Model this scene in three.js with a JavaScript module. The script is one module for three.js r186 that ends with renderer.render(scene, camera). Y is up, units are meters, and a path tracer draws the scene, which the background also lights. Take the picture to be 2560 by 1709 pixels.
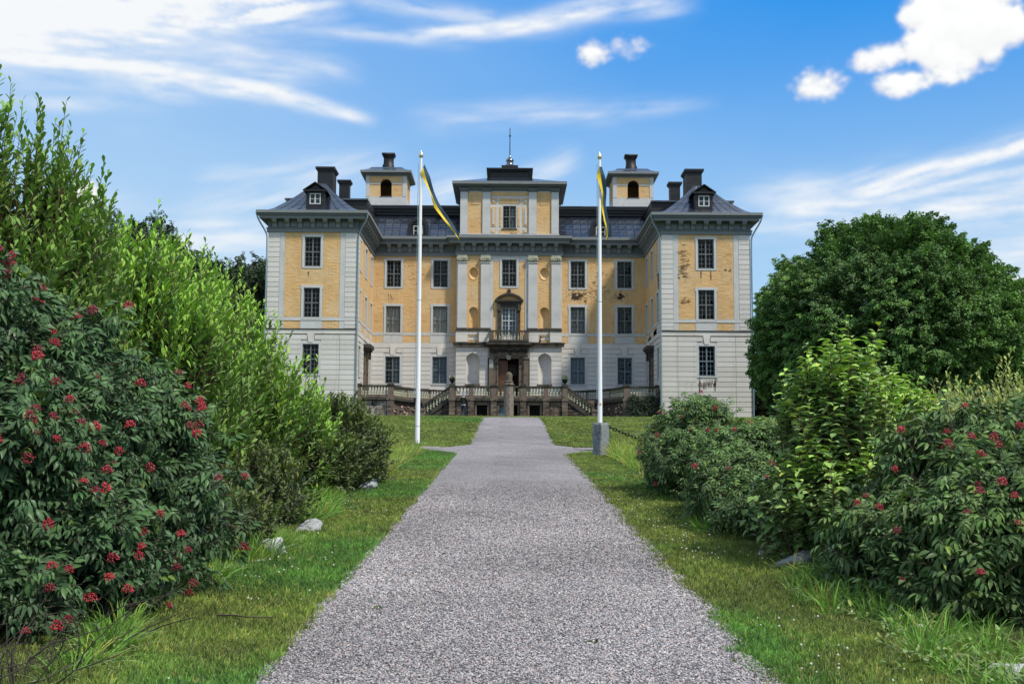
import * as THREE from 'three';
import { mergeGeometries, mergeVertices } from 'three/addons/utils/BufferGeometryUtils.js';
import { MarchingCubes } from 'three/addons/objects/MarchingCubes.js';

// ---------------------------------------------------------------- camera, sky, sun, exposure
const scene = new THREE.Scene();
const renderer = new THREE.WebGLRenderer({ antialias: true });
renderer.toneMapping = THREE.LinearToneMapping;
renderer.toneMappingExposure = 0.98;
renderer.shadowMap.enabled = true;
const camera = new THREE.PerspectiveCamera(30.82, 1024 / 683, 0.1, 2000);
camera.position.set(0, 1.65, 0);
camera.rotation.order = 'YXZ';
camera.rotation.set(0.09823, -0.0026, 0.0055);

const sunDir = new THREE.Vector3(0.46, 0.82, 0.36).normalize();
const sun = new THREE.DirectionalLight(new THREE.Color(1.0, 0.93, 0.80), 4.5);
sun.position.copy(sunDir).multiplyScalar(160).add(new THREE.Vector3(0, 0, -55));
sun.target.position.set(0, 0, -55);
sun.castShadow = true;
sun.shadow.radius = 9;
sun.shadow.mapSize.set(4096, 4096);
Object.assign(sun.shadow.camera, { left: -70, right: 70, top: 70, bottom: -70, near: 1, far: 400 });
scene.add(sun, sun.target);

// ---------------------------------------------------------------- random numbers and noise
function mulberry(a) { return () => { a |= 0; a = a + 0x6D2B79F5 | 0; let t = Math.imul(a ^ a >>> 15, 1 | a); t = t + Math.imul(t ^ t >>> 7, 61 | t) ^ t; return ((t ^ t >>> 14) >>> 0) / 4294967296; }; }
let rnd = mulberry(7);
const R = (a, b) => a + (b - a) * rnd();
const clamp = (x, a = 0, b = 1) => Math.min(b, Math.max(a, x));
const lerp = (a, b, t) => a + (b - a) * t;
const sstep = (x, a, b) => { const t = clamp((x - a) / (b - a)); return t * t * (3 - 2 * t); };
const HT = new Float32Array(65536); { const r = mulberry(99); for (let i = 0; i < 65536; i++) HT[i] = r(); }
const hash = (x, y, z) => HT[(Math.imul(x, 73856093) ^ Math.imul(y, 19349663) ^ Math.imul(z, 83492791)) >>> 7 & 65535];
function noise(x, y, z = 0) {
  const ix = Math.floor(x), iy = Math.floor(y), iz = Math.floor(z); let fx = x - ix, fy = y - iy, fz = z - iz;
  fx = fx * fx * (3 - 2 * fx); fy = fy * fy * (3 - 2 * fy); fz = fz * fz * (3 - 2 * fz);
  const a = lerp(lerp(hash(ix, iy, iz), hash(ix + 1, iy, iz), fx), lerp(hash(ix, iy + 1, iz), hash(ix + 1, iy + 1, iz), fx), fy);
  if (fz === 0) return a;
  return lerp(a, lerp(lerp(hash(ix, iy, iz + 1), hash(ix + 1, iy, iz + 1), fx), lerp(hash(ix, iy + 1, iz + 1), hash(ix + 1, iy + 1, iz + 1), fx), fy), fz);
}
function fbm(x, y, z = 0, o = 5, g = 0.5) { let s = 0, a = 1, n = 0; for (let i = 0; i < o; i++) { s += a * noise(x, y, z); n += a; a *= g; x = x * 2.03 + 17.1; y = y * 2.03 + 5.3; z = z * 2.03 + 9.7; } return s / n; }

// ---------------------------------------------------------------- sky: blue air, cirrus streaks, a few cumulus clouds, all by azimuth and elevation
{
  const W = 4096, H = 2048, data = new Float32Array(W * H * 4);
  const puffs = [ // azimuth, elevation, radius az, radius el, strength
    [20.7, 18.9, 2.3, 1.9, 1.3], [20.0, 17.8, 1.7, 1.2, 1.1], [20.6, 19.6, 2.1, 1.55, 1.15], [19.3, 18.1, 1.35, 1.0, 1.0], [21.8, 20.6, 1.7, 1.5, 1.1], [22.6, 18.6, 1.0, 0.95, 0.95], [17.0, 17.9, 1.4, 0.65, 0.9], [17.9, 16.7, 1.4, 0.6, 0.9], [20.0, 16.9, 1.3, 0.5, 0.72], [18.8, 19.6, 1.0, 0.7, 0.9],
    [14.4, 16.95, 1.1, 0.65, 0.45], [4.0, 18.75, 0.85, 0.6, 0.62], [5.6, 19.0, 0.9, 0.4, 0.25], [-19.2, 11.6, 0.7, 0.7, 0.8], [-15.2, 19.5, 0.4, 0.2, 0.4]];
  for (let i = 0; i < 46; i++) { const r = mulberry(500 + i); const az = lerp(30, 330, r()), el = lerp(12, 60, r() ** 1.3); puffs.push([az > 180 ? az - 360 : az, el, lerp(1.5, 6, r()), lerp(0.9, 2.6, r()), lerp(0.8, 1.15, r())]); }
  const streaks = [ // from az, el to az, el, half width, strength
    [-30, 17.3, -13.2, 17.0, 0.62, 1.15], [-34, 19.0, -13, 19.4, 1.9, 1.2], [-15.5, 17.1, -9.5, 16.45, 0.5, 0.95], [-10.5, 16.55, -6.6, 15.75, 0.34, 0.8], [-29, 19.9, -12, 20.3, 2.2, 1.5], [-27, 18.6, -17, 18.7, 1.0, 0.9], [-16, 19.8, -8.5, 21.2, 1.3, 1.2], [-13, 18.6, -7.5, 17.6, 0.42, 0.42], [-19, 18.2, -9, 18.3, 1.0, 0.55],
    [-4.6, 19.5, 3.2, 20.3, 0.4, 0.8], [0.5, 20.0, 8, 20.9, 0.5, 0.75], [-10.5, 19.5, -2.5, 19.2, 0.3, 0.45], [-8, 21.0, 2, 20.0, 0.5, 0.4], [0.2, 16.0, 8.6, 16.5, 0.35, 0.38], [-4, 15.8, 5, 16.2, 0.6, 0.25],
    [15.6, 12.1, 26, 14.5, 0.55, 1.0], [16.5, 11.6, 26, 13.0, 0.35, 0.7], [12, 11.2, 26, 11.6, 1.5, 0.75], [13.0, 12.0, 17, 13.2, 0.22, 0.35], [-15, 11.2, -6, 14.0, 0.8, 0.35], [-6, 11.5, -1.5, 13.0, 0.9, 0.6], [-1, 12.6, 3, 14.2, 0.5, 0.5], [-14, 12.8, -8.5, 13.6, 0.3, 0.3], [-26, 15.2, -17, 15.6, 0.35, 0.4], [16, 8.5, 30, 9.5, 2.0, 0.8], [-20, 9, -8, 10, 1.6, 0.55]];
  const D = 180 / Math.PI;
  const colour = (az, el) => {
      const dx = Math.cos(el / D) * Math.sin(az / D), dz = Math.cos(el / D) * Math.cos(az / D), dy = Math.sin(el / D);
      // air: pale low down, deepening towards the zenith; a broad uneven veil of thin ice cloud, thickened out of view to add fill light
      const deep = sstep(el, 4, 24), veil = fbm(dx * 3.1 + 40, dy * 7 + 3, dz * 3.1, 4);
      let veilA = clamp(sstep(veil, 0.28, 0.66) * 0.85);
      if (Math.abs(az) < 40) { const k = 1 - sstep(Math.abs(az), 24, 40); veilA = lerp(veilA, clamp(0.27 - az * 0.017 + (veil - 0.5) * 0.6, 0.02, 0.8) * (0.65 + 0.35 * (1 - deep)), k); }
      let r = lerp(0.44, 0.0, deep), g = lerp(0.70, 0.285, deep), b = lerp(0.95, 0.86, deep);
      const zen = sstep(el, 25, 85); r = lerp(r, 0.03, zen); g = lerp(g, 0.20, zen); b = lerp(b, 0.62, zen);
      r = lerp(r, 0.52, veilA); g = lerp(g, 0.73, veilA); b = lerp(b, 0.95, veilA);
      // cirrus
      let c = 0;
      if (Math.abs(az) < 34 && el < 30) for (const [a0, e0, a1, e1, w, s] of streaks) {
        const wob = (fbm(az * 0.22 + e0, el * 0.5, a0, 3) - 0.5) * 1.5;
        const ux = a1 - a0, uy = e1 - e0, L = Math.hypot(ux, uy), t = ((az - a0) * ux + (el - e0) * uy) / (L * L), off = ((az - a0) * -uy + (el - e0) * ux) / L + wob * w * 1.3;
        if (t < -0.25 || t > 1.25 || Math.abs(off) > w * 3.2) continue;
        const ends = sstep(t, -0.2, 0.15) * (1 - sstep(t, 0.75, 1.2)), across = Math.exp(-(off * off) / (w * w));
        const ang = uy / ux, fib = fbm((az) * 0.45 + a0, (el - az * ang) * 3.2, e0, 5, 0.58);
        c = Math.max(c, s * ends * across * clamp(0.5 + (fib - 0.38) * 2.2, 0, 1.2) * 1.15);
      }
      else { const f = fbm(dx * 6 + 3, dy * 16, dz * 6, 5, 0.55); c = sstep(f, 0.44, 0.64) * 0.9 * sstep(el, 3, 12); }  // cloud outside the view, made denser to brighten the ambient light
      c = clamp(c);
      r = lerp(r, 0.95, c); g = lerp(g, 0.975, c); b = lerp(b, 1.0, c);
      // cumulus
      let f = -1, up = 0;
      for (const [a, q, ra, re, s] of puffs) { let da = az - a; if (da > 180) da -= 360; if (da < -180) da += 360; const k = s * (1 - (da * da) / (ra * ra) - ((el - q) ** 2) / (re * re)); if (k > f) { f = k; up = (el - q) / re; } }
      if (f > -0.9) {
        const n = fbm(az * 0.9, el * 1.15, 3.3, 4, 0.55), n2 = fbm(az * 2.1 + 31, el * 2.6 + 12, 4.7, 6, 0.62), body = f * 0.85 + (n - 0.5) * 1.0 + (n2 - 0.5) * 1.15 + 0.10, m = sstep(body, -0.12, 0.62), th = sstep(body, 0.1, 0.7);
        const lit = 0.80 + 0.24 * th + 0.06 * up * th + (fbm(az * 1.6 + 9, el * 2, 8, 4) - 0.5) * 0.12;
        r = lerp(r, lit * 0.985, m); g = lerp(g, lit * 0.995, m); b = lerp(b, Math.max(lit, 0.93), m);
      }
      const E = 0.99; return [r * E, g * E, b * E];
  };
  // the part round the view at full detail, the rest four times coarser and interpolated
  const CW = W / 4, CH = H / 4, coarse = new Float32Array(CW * CH * 3);
  for (let j = CH / 2; j < CH; j++) for (let i = 0; i < CW; i++) { let az = ((i + 0.5) / CW - 0.25) * 360; if (az > 180) az -= 360; coarse.set(colour(az, ((j + 0.5) / CH - 0.5) * 180), (j * CW + i) * 3); }
  for (let row = H / 2; row < H; row++) {
    const el = ((row + 0.5) / H - 0.5) * 180;
    for (let col = 0; col < W; col++) {
      let az = ((col + 0.5) / W - 0.25) * 360; if (az > 180) az -= 360;
      const i = (row * W + col) * 4; data[i + 3] = 1;
      if (Math.abs(az) < 27 && el < 23) { const c = colour(az, el); data[i] = c[0]; data[i + 1] = c[1]; data[i + 2] = c[2]; continue; }
      const x = (col + 0.5) / 4 - 0.5, y = clamp((row + 0.5) / 4 - 0.5, CH / 2, CH - 1), x0 = Math.floor(x), y0 = Math.floor(y), fx = x - x0, fy = y - y0, xa = (x0 + CW) % CW, xb = (x0 + 1) % CW, y1 = Math.min(y0 + 1, CH - 1);
      for (let k = 0; k < 3; k++) data[i + k] = lerp(lerp(coarse[(y0 * CW + xa) * 3 + k], coarse[(y0 * CW + xb) * 3 + k], fx), lerp(coarse[(y1 * CW + xa) * 3 + k], coarse[(y1 * CW + xb) * 3 + k], fx), fy);
    }
  }
  for (let row = 0; row < H / 2; row++) for (let col = 0; col < W; col++) { const i = (row * W + col) * 4; data[i] = 0.16; data[i + 1] = 0.19; data[i + 2] = 0.14; data[i + 3] = 1; }
  const sky = new THREE.DataTexture(data, W, H, THREE.RGBAFormat, THREE.FloatType);
  sky.mapping = THREE.EquirectangularReflectionMapping; sky.magFilter = sky.minFilter = THREE.LinearFilter; sky.needsUpdate = true;
  scene.background = sky; scene.environment = sky;
}

// ---------------------------------------------------------------- helpers: things, parts, materials
const V = (x, y, z) => new THREE.Vector3(x, y, z);
const taken = new Map();
function numbered(name) { const n = taken.get(name) ?? 0; taken.set(name, n + 1); return n ? name + '_' + String(n).padStart(3, '0') : name; }
function tag(o, label, category, group, kind) { o.userData = { ...o.userData, label, category }; if (group) o.userData.group = group; if (kind) o.userData.kind = kind; return o; }
function thing(name, label, category, pos, group) { const o = new THREE.Group(); o.name = numbered(name); o.position.copy(pos); scene.add(o); return tag(o, label, category, group); }
function mesh(name, geo, mat, parent = scene) { const m = new THREE.Mesh(geo, mat); m.name = parent === scene ? numbered(name) : name; m.castShadow = m.receiveShadow = true; parent.add(m); return m; }
function structure(name, geo, mat, label, category) { const m = mesh(name, geo, mat); m.userData.kind = 'structure'; if (label) { m.userData.label = label; m.userData.category = category; } return m; }
// texture coordinates in metres, from position and the way each face points
function uvm(geo, ox = 0, oy = 0) {
  if (geo.index) geo = geo.toNonIndexed();
  if (!geo.attributes.normal) geo.computeVertexNormals();
  const p = geo.attributes.position, n = geo.attributes.normal, uv = new Float32Array(p.count * 2);
  for (let i = 0; i < p.count; i += 3) {
    let ax = 0, ay = 0, az = 0; for (let k = 0; k < 3; k++) { ax += Math.abs(n.getX(i + k)); ay += Math.abs(n.getY(i + k)); az += Math.abs(n.getZ(i + k)); }
    for (let k = i; k < i + 3; k++) {
      const x = p.getX(k), y = p.getY(k), z = p.getZ(k);
      const [u, v] = az >= ax && az >= ay ? [x, y] : ax >= ay ? [z, y] : [x, z];
      uv[k * 2] = u + ox; uv[k * 2 + 1] = v + oy;
    }
  }
  geo.setAttribute('uv', new THREE.BufferAttribute(uv, 2)); return geo;
}
const box = (x0, x1, y0, y1, z0, z1) => { const g = new THREE.BoxGeometry(x1 - x0, y1 - y0, z1 - z0); g.translate((x0 + x1) / 2, (y0 + y1) / 2, (z0 + z1) / 2); return uvm(g, rnd() * 0); };
const merged = (l) => mergeGeometries(l.map((g) => { const h = g.index ? g.toNonIndexed() : g; for (const k of Object.keys(h.attributes)) if (!['position', 'normal', 'uv'].includes(k)) h.deleteAttribute(k); return h; }));
function rectShape(x0, x1, y0, y1, holes = []) {
  const s = new THREE.Shape([new THREE.Vector2(x0, y0), new THREE.Vector2(x1, y0), new THREE.Vector2(x1, y1), new THREE.Vector2(x0, y1)]);
  for (const h of holes) { if (h instanceof THREE.Path) { s.holes.push(h); continue; } const [a, b, c, d] = h; s.holes.push(new THREE.Path([new THREE.Vector2(a, c), new THREE.Vector2(a, d), new THREE.Vector2(b, d), new THREE.Vector2(b, c)])); }
  return s;
}
const extr = (shape, z0, z1, seg = 12) => { const g = new THREE.ExtrudeGeometry(shape, { depth: z1 - z0, bevelEnabled: false, curveSegments: seg }); g.translate(0, 0, z0); return uvm(g); };
function archPath(x0, x1, y0, y1, n = 14) { const r = (x1 - x0) / 2, c = (x0 + x1) / 2, pts = [[x0, y0], [x0, y1 - r]]; for (let i = 1; i < n; i++) { const a = Math.PI - Math.PI * i / n; pts.push([c + r * Math.cos(a), y1 - r + r * Math.sin(a)]); } pts.push([x1, y1 - r], [x1, y0]); const p = new THREE.Path(pts.map((q) => new THREE.Vector2(...q))); return p; }
function tube(points, r0, r1 = r0, seg = 6, n = null) {
  const c = new THREE.CatmullRomCurve3(points), N = n ?? Math.max(2, points.length * 2), g = new THREE.TubeGeometry(c, N, 1, seg, false), p = g.attributes.position, q = new THREE.Vector3();
  for (let i = 0; i <= N; i++) { c.getPointAt(i / N, q); const k = lerp(r0, r1, i / N); for (let j = 0; j <= seg; j++) { const a = i * (seg + 1) + j; p.setXYZ(a, q.x + (p.getX(a) - q.x) * k, q.y + (p.getY(a) - q.y) * k, q.z + (p.getZ(a) - q.z) * k); } }
  return g;
}
const lathe = (pts, seg = 16) => new THREE.LatheGeometry(pts.map(([r, y]) => new THREE.Vector2(r, y)), seg);
// a colour map and a height map from one function (u, v in 0..1) -> [r, g, b, height] in linear colour
function maps(N, M, fn) {
  const c = new Uint8Array(N * M * 4), h = new Uint8Array(N * M * 4), s = (x) => 255 * clamp(x <= 0.0031308 ? 12.92 * x : 1.055 * Math.pow(x, 1 / 2.4) - 0.055);
  for (let j = 0; j < M; j++) for (let i = 0; i < N; i++) { const [r, g, b, k] = fn((i + 0.5) / N, (j + 0.5) / M), a = (j * N + i) * 4; c[a] = s(r); c[a + 1] = s(g); c[a + 2] = s(b); c[a + 3] = 255; h[a] = h[a + 1] = h[a + 2] = 255 * clamp(k); h[a + 3] = 255; }
  const mk = (d, srgb) => { const t = new THREE.DataTexture(d, N, M); t.wrapS = t.wrapT = THREE.RepeatWrapping; t.magFilter = THREE.LinearFilter; t.minFilter = THREE.LinearMipmapLinearFilter; t.generateMipmaps = true; if (srgb) t.colorSpace = THREE.SRGBColorSpace; t.needsUpdate = true; return t; };
  return [mk(c, true), mk(h, false)];
}
const tnoise = (u, v, f, z, o = 4, g = 0.5) => { let s = 0, a = 1, n = 0; for (let i = 0; i < o; i++) { const x = u * f, y = v * f, ix = Math.floor(x), iy = Math.floor(y); let fx = x - ix, fy = y - iy; fx = fx * fx * (3 - 2 * fx); fy = fy * fy * (3 - 2 * fy); const w = (a) => ((a % f) + f) % f; s += a * lerp(lerp(hash(w(ix), w(iy), z + i), hash(w(ix + 1), w(iy), z + i), fx), lerp(hash(w(ix), w(iy + 1), z + i), hash(w(ix + 1), w(iy + 1), z + i), fx), fy); n += a; a *= g; f *= 2; } return s / n; };
const tn2 = (u, v, fu, fv, z, o = 3) => { let s = 0, a = 1, n = 0; for (let i = 0; i < o; i++) { const x = u * fu, y = v * fv, ix = Math.floor(x), iy = Math.floor(y); let fx = x - ix, fy = y - iy; fx = fx * fx * (3 - 2 * fx); fy = fy * fy * (3 - 2 * fy); const wu = (q) => ((q % fu) + fu) % fu, wv = (q) => ((q % fv) + fv) % fv; s += a * lerp(lerp(hash(wu(ix), wv(iy), z + i), hash(wu(ix + 1), wv(iy), z + i), fx), lerp(hash(wu(ix), wv(iy + 1), z + i), hash(wu(ix + 1), wv(iy + 1), z + i), fx), fy); n += a; a *= 0.5; fu *= 2; fv *= 2; } return s / n; };
function std(o) { const { map, bump, size = 1, sizeV, bumpScale = 0.01, rgb, ...rest } = o; const m = (rest.transmission || rest.clearcoat || rest.sheen ? new THREE.MeshPhysicalMaterial(rest) : new THREE.MeshStandardMaterial(rest)); if (rgb) m.color.setRGB(...rgb); const rep = (t) => { const c = t.clone(); c.repeat.set(1 / size, 1 / (sizeV ?? size)); c.needsUpdate = true; return c; }; if (map) m.map = rep(map); if (bump) { m.bumpMap = rep(bump); m.bumpScale = bumpScale; } return m; }

// plaster, 4 m tile: hand-thrown yellow render with sideways trowel ridges and weather stains
const [yellowC, yellowH] = maps(1024, 1024, (u, v) => {
  const ridge = tn2(u, v, 14, 44, 1, 4), fine = tnoise(u, v, 128, 5, 3), patch = tnoise(u, v, 4, 9, 5), spot = tnoise(u, v, 24, 21, 4);
  const worn = sstep(tn2(u, v, 6, 16, 33, 5), 0.62, 0.82) * 0.22; const k = 0.86 + 0.24 * (patch - 0.3) + 0.12 * (fine - 0.5) + 0.12 * (ridge - 0.5), d = sstep(spot, 0.70, 0.82) * 0.3;
  const fade = sstep(tnoise(u, v, 3, 240, 5), 0.42, 0.7) * 0.5, streak = sstep(tn2(u, v, 34, 2, 260, 4), 0.55, 0.8) * 0.22; let r = 0.69 * k, g = 0.44 * k, b = 0.20 * k; r = lerp(r, 0.66, fade); g = lerp(g, 0.50, fade); b = lerp(b, 0.30, fade); r = lerp(r, 0.42, streak); g = lerp(g, 0.29, streak); b = lerp(b, 0.16, streak); r = lerp(r, 0.46, worn); g = lerp(g, 0.33, worn); b = lerp(b, 0.18, worn);
  return [lerp(r, 0.22, d), lerp(g, 0.13, d), lerp(b, 0.06, d), ridge * 0.8 + fine * 0.2];
});
// pale lime plaster, 4 m tile
const [whiteC, whiteH] = maps(1024, 1024, (u, v) => {
  const patch = tnoise(u, v, 3, 50, 6), drip = tn2(u, v, 40, 3, 60, 4), fine = tnoise(u, v, 160, 70, 2), band = tn2(u, v, 4, 30, 77, 3);
  const k = 0.90 + 0.22 * (patch - 0.5) + 0.10 * (fine - 0.5) + 0.10 * (band - 0.5), d = sstep(drip, 0.60, 0.85) * 0.28 + sstep(tnoise(u, v, 10, 90, 5), 0.66, 0.8) * 0.25;
  return [lerp(0.665 * k, 0.30, d), lerp(0.645 * k, 0.28, d), lerp(0.615 * k, 0.25, d), fine * 0.5 + patch * 0.5];
});
// weathered sandstone / granite, 2 m tile
const [stoneC, stoneH] = maps(512, 512, (u, v) => {
  const p = tnoise(u, v, 4, 120, 5), f = tnoise(u, v, 64, 130, 3), moss = sstep(tnoise(u, v, 8, 140, 5), 0.55, 0.75), k = 0.6 + 0.8 * p + 0.5 * (f - 0.5);
  return [lerp(k, 0.35, moss), lerp(k, 0.36, moss), lerp(k, 0.28, moss), p * 0.5 + f * 0.5];
});
// wavy hand-laid sheet metal, 3 m tile
const [sheetC, sheetH] = maps(512, 512, (u, v) => { const w = tn2(u, v, 5, 14, 160, 4), p = tnoise(u, v, 6, 170, 5), k = 0.7 + 0.6 * p; return [k, k, k, w]; });
const [grimeC, grimeH] = maps(512, 512, (u, v) => { const p = tnoise(u, v, 4, 200, 6), f = tnoise(u, v, 60, 210, 3), k = 0.78 + 0.44 * p + 0.2 * (f - 0.5); return [k, k, k, f]; });

const M = {
  yellow: std({ map: yellowC, bump: yellowH, size: 4, bumpScale: 0.028, roughness: 0.95 }),
  white: [1, 0.94, 1.05].map((k, i) => std({ map: whiteC, bump: whiteH, size: 4, bumpScale: 0.008, roughness: 0.92, rgb: [k, k, k * (i === 2 ? 1.02 : 1)] })),
  trim: std({ map: whiteC, bump: whiteH, size: 3, bumpScale: 0.006, roughness: 0.85, rgb: [0.86, 0.90, 0.95] }),
  cornice: std({ map: grimeC, bump: grimeH, size: 3, bumpScale: 0.006, roughness: 0.8, rgb: [0.13, 0.145, 0.155] }),
  corniceLight: std({ map: grimeC, bump: grimeH, size: 3, bumpScale: 0.006, roughness: 0.8, rgb: [0.19, 0.21, 0.22] }),
  stone: std({ map: stoneC, bump: stoneH, size: 2, bumpScale: 0.02, roughness: 0.92, rgb: [0.145, 0.117, 0.092] }),
  stoneDark: std({ map: stoneC, bump: stoneH, size: 2, bumpScale: 0.02, roughness: 0.92, rgb: [0.055, 0.050, 0.045] }),
  stonePink: [[0.155, 0.118, 0.098], [0.115, 0.085, 0.072], [0.19, 0.15, 0.12]].map((c) => std({ map: stoneC, bump: stoneH, size: 2, bumpScale: 0.02, roughness: 0.92, rgb: c })),
  stonePale: std({ map: stoneC, bump: stoneH, size: 2, bumpScale: 0.02, roughness: 0.9, rgb: [0.42, 0.42, 0.33] }),
  granite: std({ map: stoneC, bump: stoneH, size: 0.6, bumpScale: 0.01, roughness: 0.85, rgb: [0.24, 0.245, 0.25] }),
  roof: std({ map: sheetC, bump: sheetH, size: 3, bumpScale: 0.05, roughness: 0.24, rgb: [0.013, 0.018, 0.030], ior: 2.0, clearcoat: 0.6, clearcoatRoughness: 0.2 }),
  roofPlain: std({ map: sheetC, bump: sheetH, size: 3, bumpScale: 0.015, roughness: 0.5, rgb: [0.007, 0.008, 0.010] }),
  frame: std({ map: grimeC, size: 2, roughness: 0.6, rgb: [0.125, 0.14, 0.142] }),
  frameBlue: std({ map: grimeC, size: 2, roughness: 0.6, rgb: [0.13, 0.19, 0.24] }),
  frameWhite: std({ map: grimeC, size: 2, roughness: 0.6, rgb: [0.55, 0.56, 0.56] }),
  glass: new THREE.MeshPhysicalMaterial({ color: 0xe9f0f0, roughness: 0.03, transmission: 1, thickness: 0, ior: 1.5, specularIntensity: 0.35 }),
  lightBlock: std({ map: grimeC, size: 1, rgb: [0.10, 0.086, 0.07], roughness: 0.8 }),
  panelling: std({ map: grimeC, size: 2, rgb: [0.24, 0.18, 0.125], roughness: 0.8 }),
  pipe: std({ rgb: [0.22, 0.30, 0.34], roughness: 0.45, metalness: 0.2 }),
  iron: std({ rgb: [0.02, 0.02, 0.02], roughness: 0.55, metalness: 0.5 }),
};
for (const [k, m] of Object.entries(M)) [].concat(m).forEach((q) => q.name = k);

// ---------------------------------------------------------------- ground and paths (d = metres in front of the camera)
const GP = [[-40, -2.3], [0, 0], [33, 1.93], [36.5, 2.14], [53, 3.58], [56, 3.76], [95, 5.2], [140, 5.2], [400, 5.2], [1500, 5.2]];
function hp(d) { for (let i = 1; i < GP.length; i++) if (d <= GP[i][0]) { const t = (d - GP[i - 1][0]) / (GP[i][0] - GP[i - 1][0]); return lerp(GP[i - 1][1], GP[i][1], t); } return 5.2; }
const hSmooth = (d) => (hp(d - 1.2) + hp(d) + hp(d + 1.2)) / 3;
function Hg(x, d) { const o = sstep(Math.abs(x), 1.75, 3.2); return hSmooth(d) + o * (d < 85 ? 1 : 0) * ((fbm(x * 0.35 + 50, d * 0.35, 1, 3) - 0.5) * 0.22 + 0.03) * (1 - sstep(d, 40, 54)) - sstep(Math.abs(x), 60, 400) * 4; }
const halfWidth = (d) => { const flare = d < 34.4 ? 0.95 * Math.pow(sstep(d, 31.6, 34.4), 2.2) : 0.55 * (1 - sstep(d, 36.0, 37.4)); return (d < 34.4 ? 1.45 : d < 36 ? 2.35 : 1.25) + (d < 34.4 ? flare : d < 36 ? 0 : flare) + (fbm(d * 1.9, 3.3, 0, 4, 0.65) - 0.5) * 0.2; };
const pathX = (d) => 0.05 + 0.002 * d;
const rows = []; for (let d = -12; d < 62; d += 0.4) rows.push(+d.toFixed(3)); for (let d = 62; d < 100; d += 3) rows.push(d); rows.push(110, 130, 160, 200, 280, 400, 700, 1400);
function sheet(cols, rows, lift = 0, hf = Hg) {
  const pos = [], uv = [], idx = []; rows.forEach((d) => { const cs = typeof cols === 'function' ? cols(d) : cols; cs.forEach((x) => { pos.push(x, hf(x, d) + lift, -d); uv.push(x, d); }); });
  const C = (typeof cols === 'function' ? cols(rows[0]) : cols).length; for (let j = 0; j < rows.length - 1; j++) for (let i = 0; i < C - 1; i++) { const a = j * C + i; idx.push(a, a + 1, a + C, a + 1, a + C + 1, a + C); }
  const g = new THREE.BufferGeometry(); g.setAttribute('position', new THREE.Float32BufferAttribute(pos, 3)); g.setAttribute('uv', new THREE.Float32BufferAttribute(uv, 2)); g.setIndex(idx); g.computeVertexNormals(); return g;
}
const cols = []; for (let x = -8; x <= 8.01; x += 0.5) cols.push(x); for (const x of [9, 10.5, 12.5, 15, 18, 22, 27, 34, 45, 60, 90, 150, 300, 800]) { cols.push(x); cols.unshift(-x); }
const [turfC, turfH] = maps(1024, 1024, (u, v) => {
  const a = tnoise(u, v, 6, 300, 5), f = tnoise(u, v, 170, 310, 3, 0.7), y = sstep(tnoise(u, v, 5, 320, 5), 0.42, 0.68), s = sstep(tnoise(u, v, 30, 330, 3), 0.62, 0.8);
  const k = 0.55 + 0.5 * a + 0.8 * (f - 0.4);
  let r = lerp(0.058, 0.15, y) * k, g = lerp(0.112, 0.150, y) * k, b = lerp(0.016, 0.034, y) * k;
  return [lerp(r, 0.12, s * 0.4), lerp(g, 0.09, s * 0.4), lerp(b, 0.04, s * 0.4), f];
});
const ground = structure('ground', sheet(cols, rows), std({ map: turfC, bump: turfH, size: 5, bumpScale: 0.05, roughness: 1 }), 'mown green and straw coloured lawn rising towards the palace', 'lawn');
const [gravC, gravH] = maps(2048, 2048, (() => {
  // crushed granite chips: a jittered cell pattern, each chip with its own tone
  const F = 250, tint = [[0.36, 0.345, 0.35], [0.20, 0.21, 0.23], [0.52, 0.51, 0.52], [0.13, 0.135, 0.15], [0.40, 0.325, 0.31], [0.30, 0.32, 0.34], [0.09, 0.09, 0.10], [0.46, 0.46, 0.48]];
  return (u, v) => {
    const x = u * F, y = v * F, ix = Math.floor(x), iy = Math.floor(y); let best = 9, sec = 9, id = 0;
    for (let a = -1; a <= 1; a++) for (let b = -1; b <= 1; b++) { const cx = ((ix + a) % F + F) % F, cy = ((iy + b) % F + F) % F, px = ix + a + hash(cx, cy, 401), py = iy + b + hash(cx, cy, 402), d = (px - x) ** 2 + (py - y) ** 2; if (d < best) { sec = best; best = d; id = cx * 7919 + cy * 104729; } else if (d < sec) sec = d; }
    const t = tint[Math.floor(hash(id & 0xffff, id >> 16, 5) * 8)], edge = Math.sqrt(sec) - Math.sqrt(best), k = (0.75 + 0.5 * hash(id, 3, 9)) * (0.9 + 0.2 * tnoise(u, v, 6, 420, 3));
    return [t[0] * k, t[1] * k, t[2] * k, sstep(edge, 0, 0.5) * 0.8 + 0.2 * hash(id, 8, 1)];
  };
})());
const gravelMat = std({ vertexColors: true, map: gravC, bump: gravH, size: 3.1, bumpScale: 0.012, roughness: 0.9, rgb: [1.02, 0.97, 0.97] });
const pathCols = (d) => { const w = halfWidth(d), c = pathX(d), a = []; for (let i = 0; i <= 14; i++) a.push(c + w * (i / 7 - 1)); return a; };
const verge = structure('path_verge', sheet((d) => { const w = halfWidth(d) + 0.05 + 0.06 * noise(d * 3.1, 4), c = pathX(d), a = []; for (let i = 0; i <= 14; i++) a.push(c + w * (i / 7 - 1)); return a; }, rows.filter((d) => d > -12 && d < 54.5), 0.012, (x, d) => hSmooth(d)), std({ map: turfC, size: 1.1, bump: turfH, bumpScale: 0.03, roughness: 1, rgb: [1.1, 0.72, 0.9] }), 'worn brown earth edging of the gravel path', 'verge');
const pathRows = rows.filter((d) => d > -12 && d < 54.5);
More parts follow.
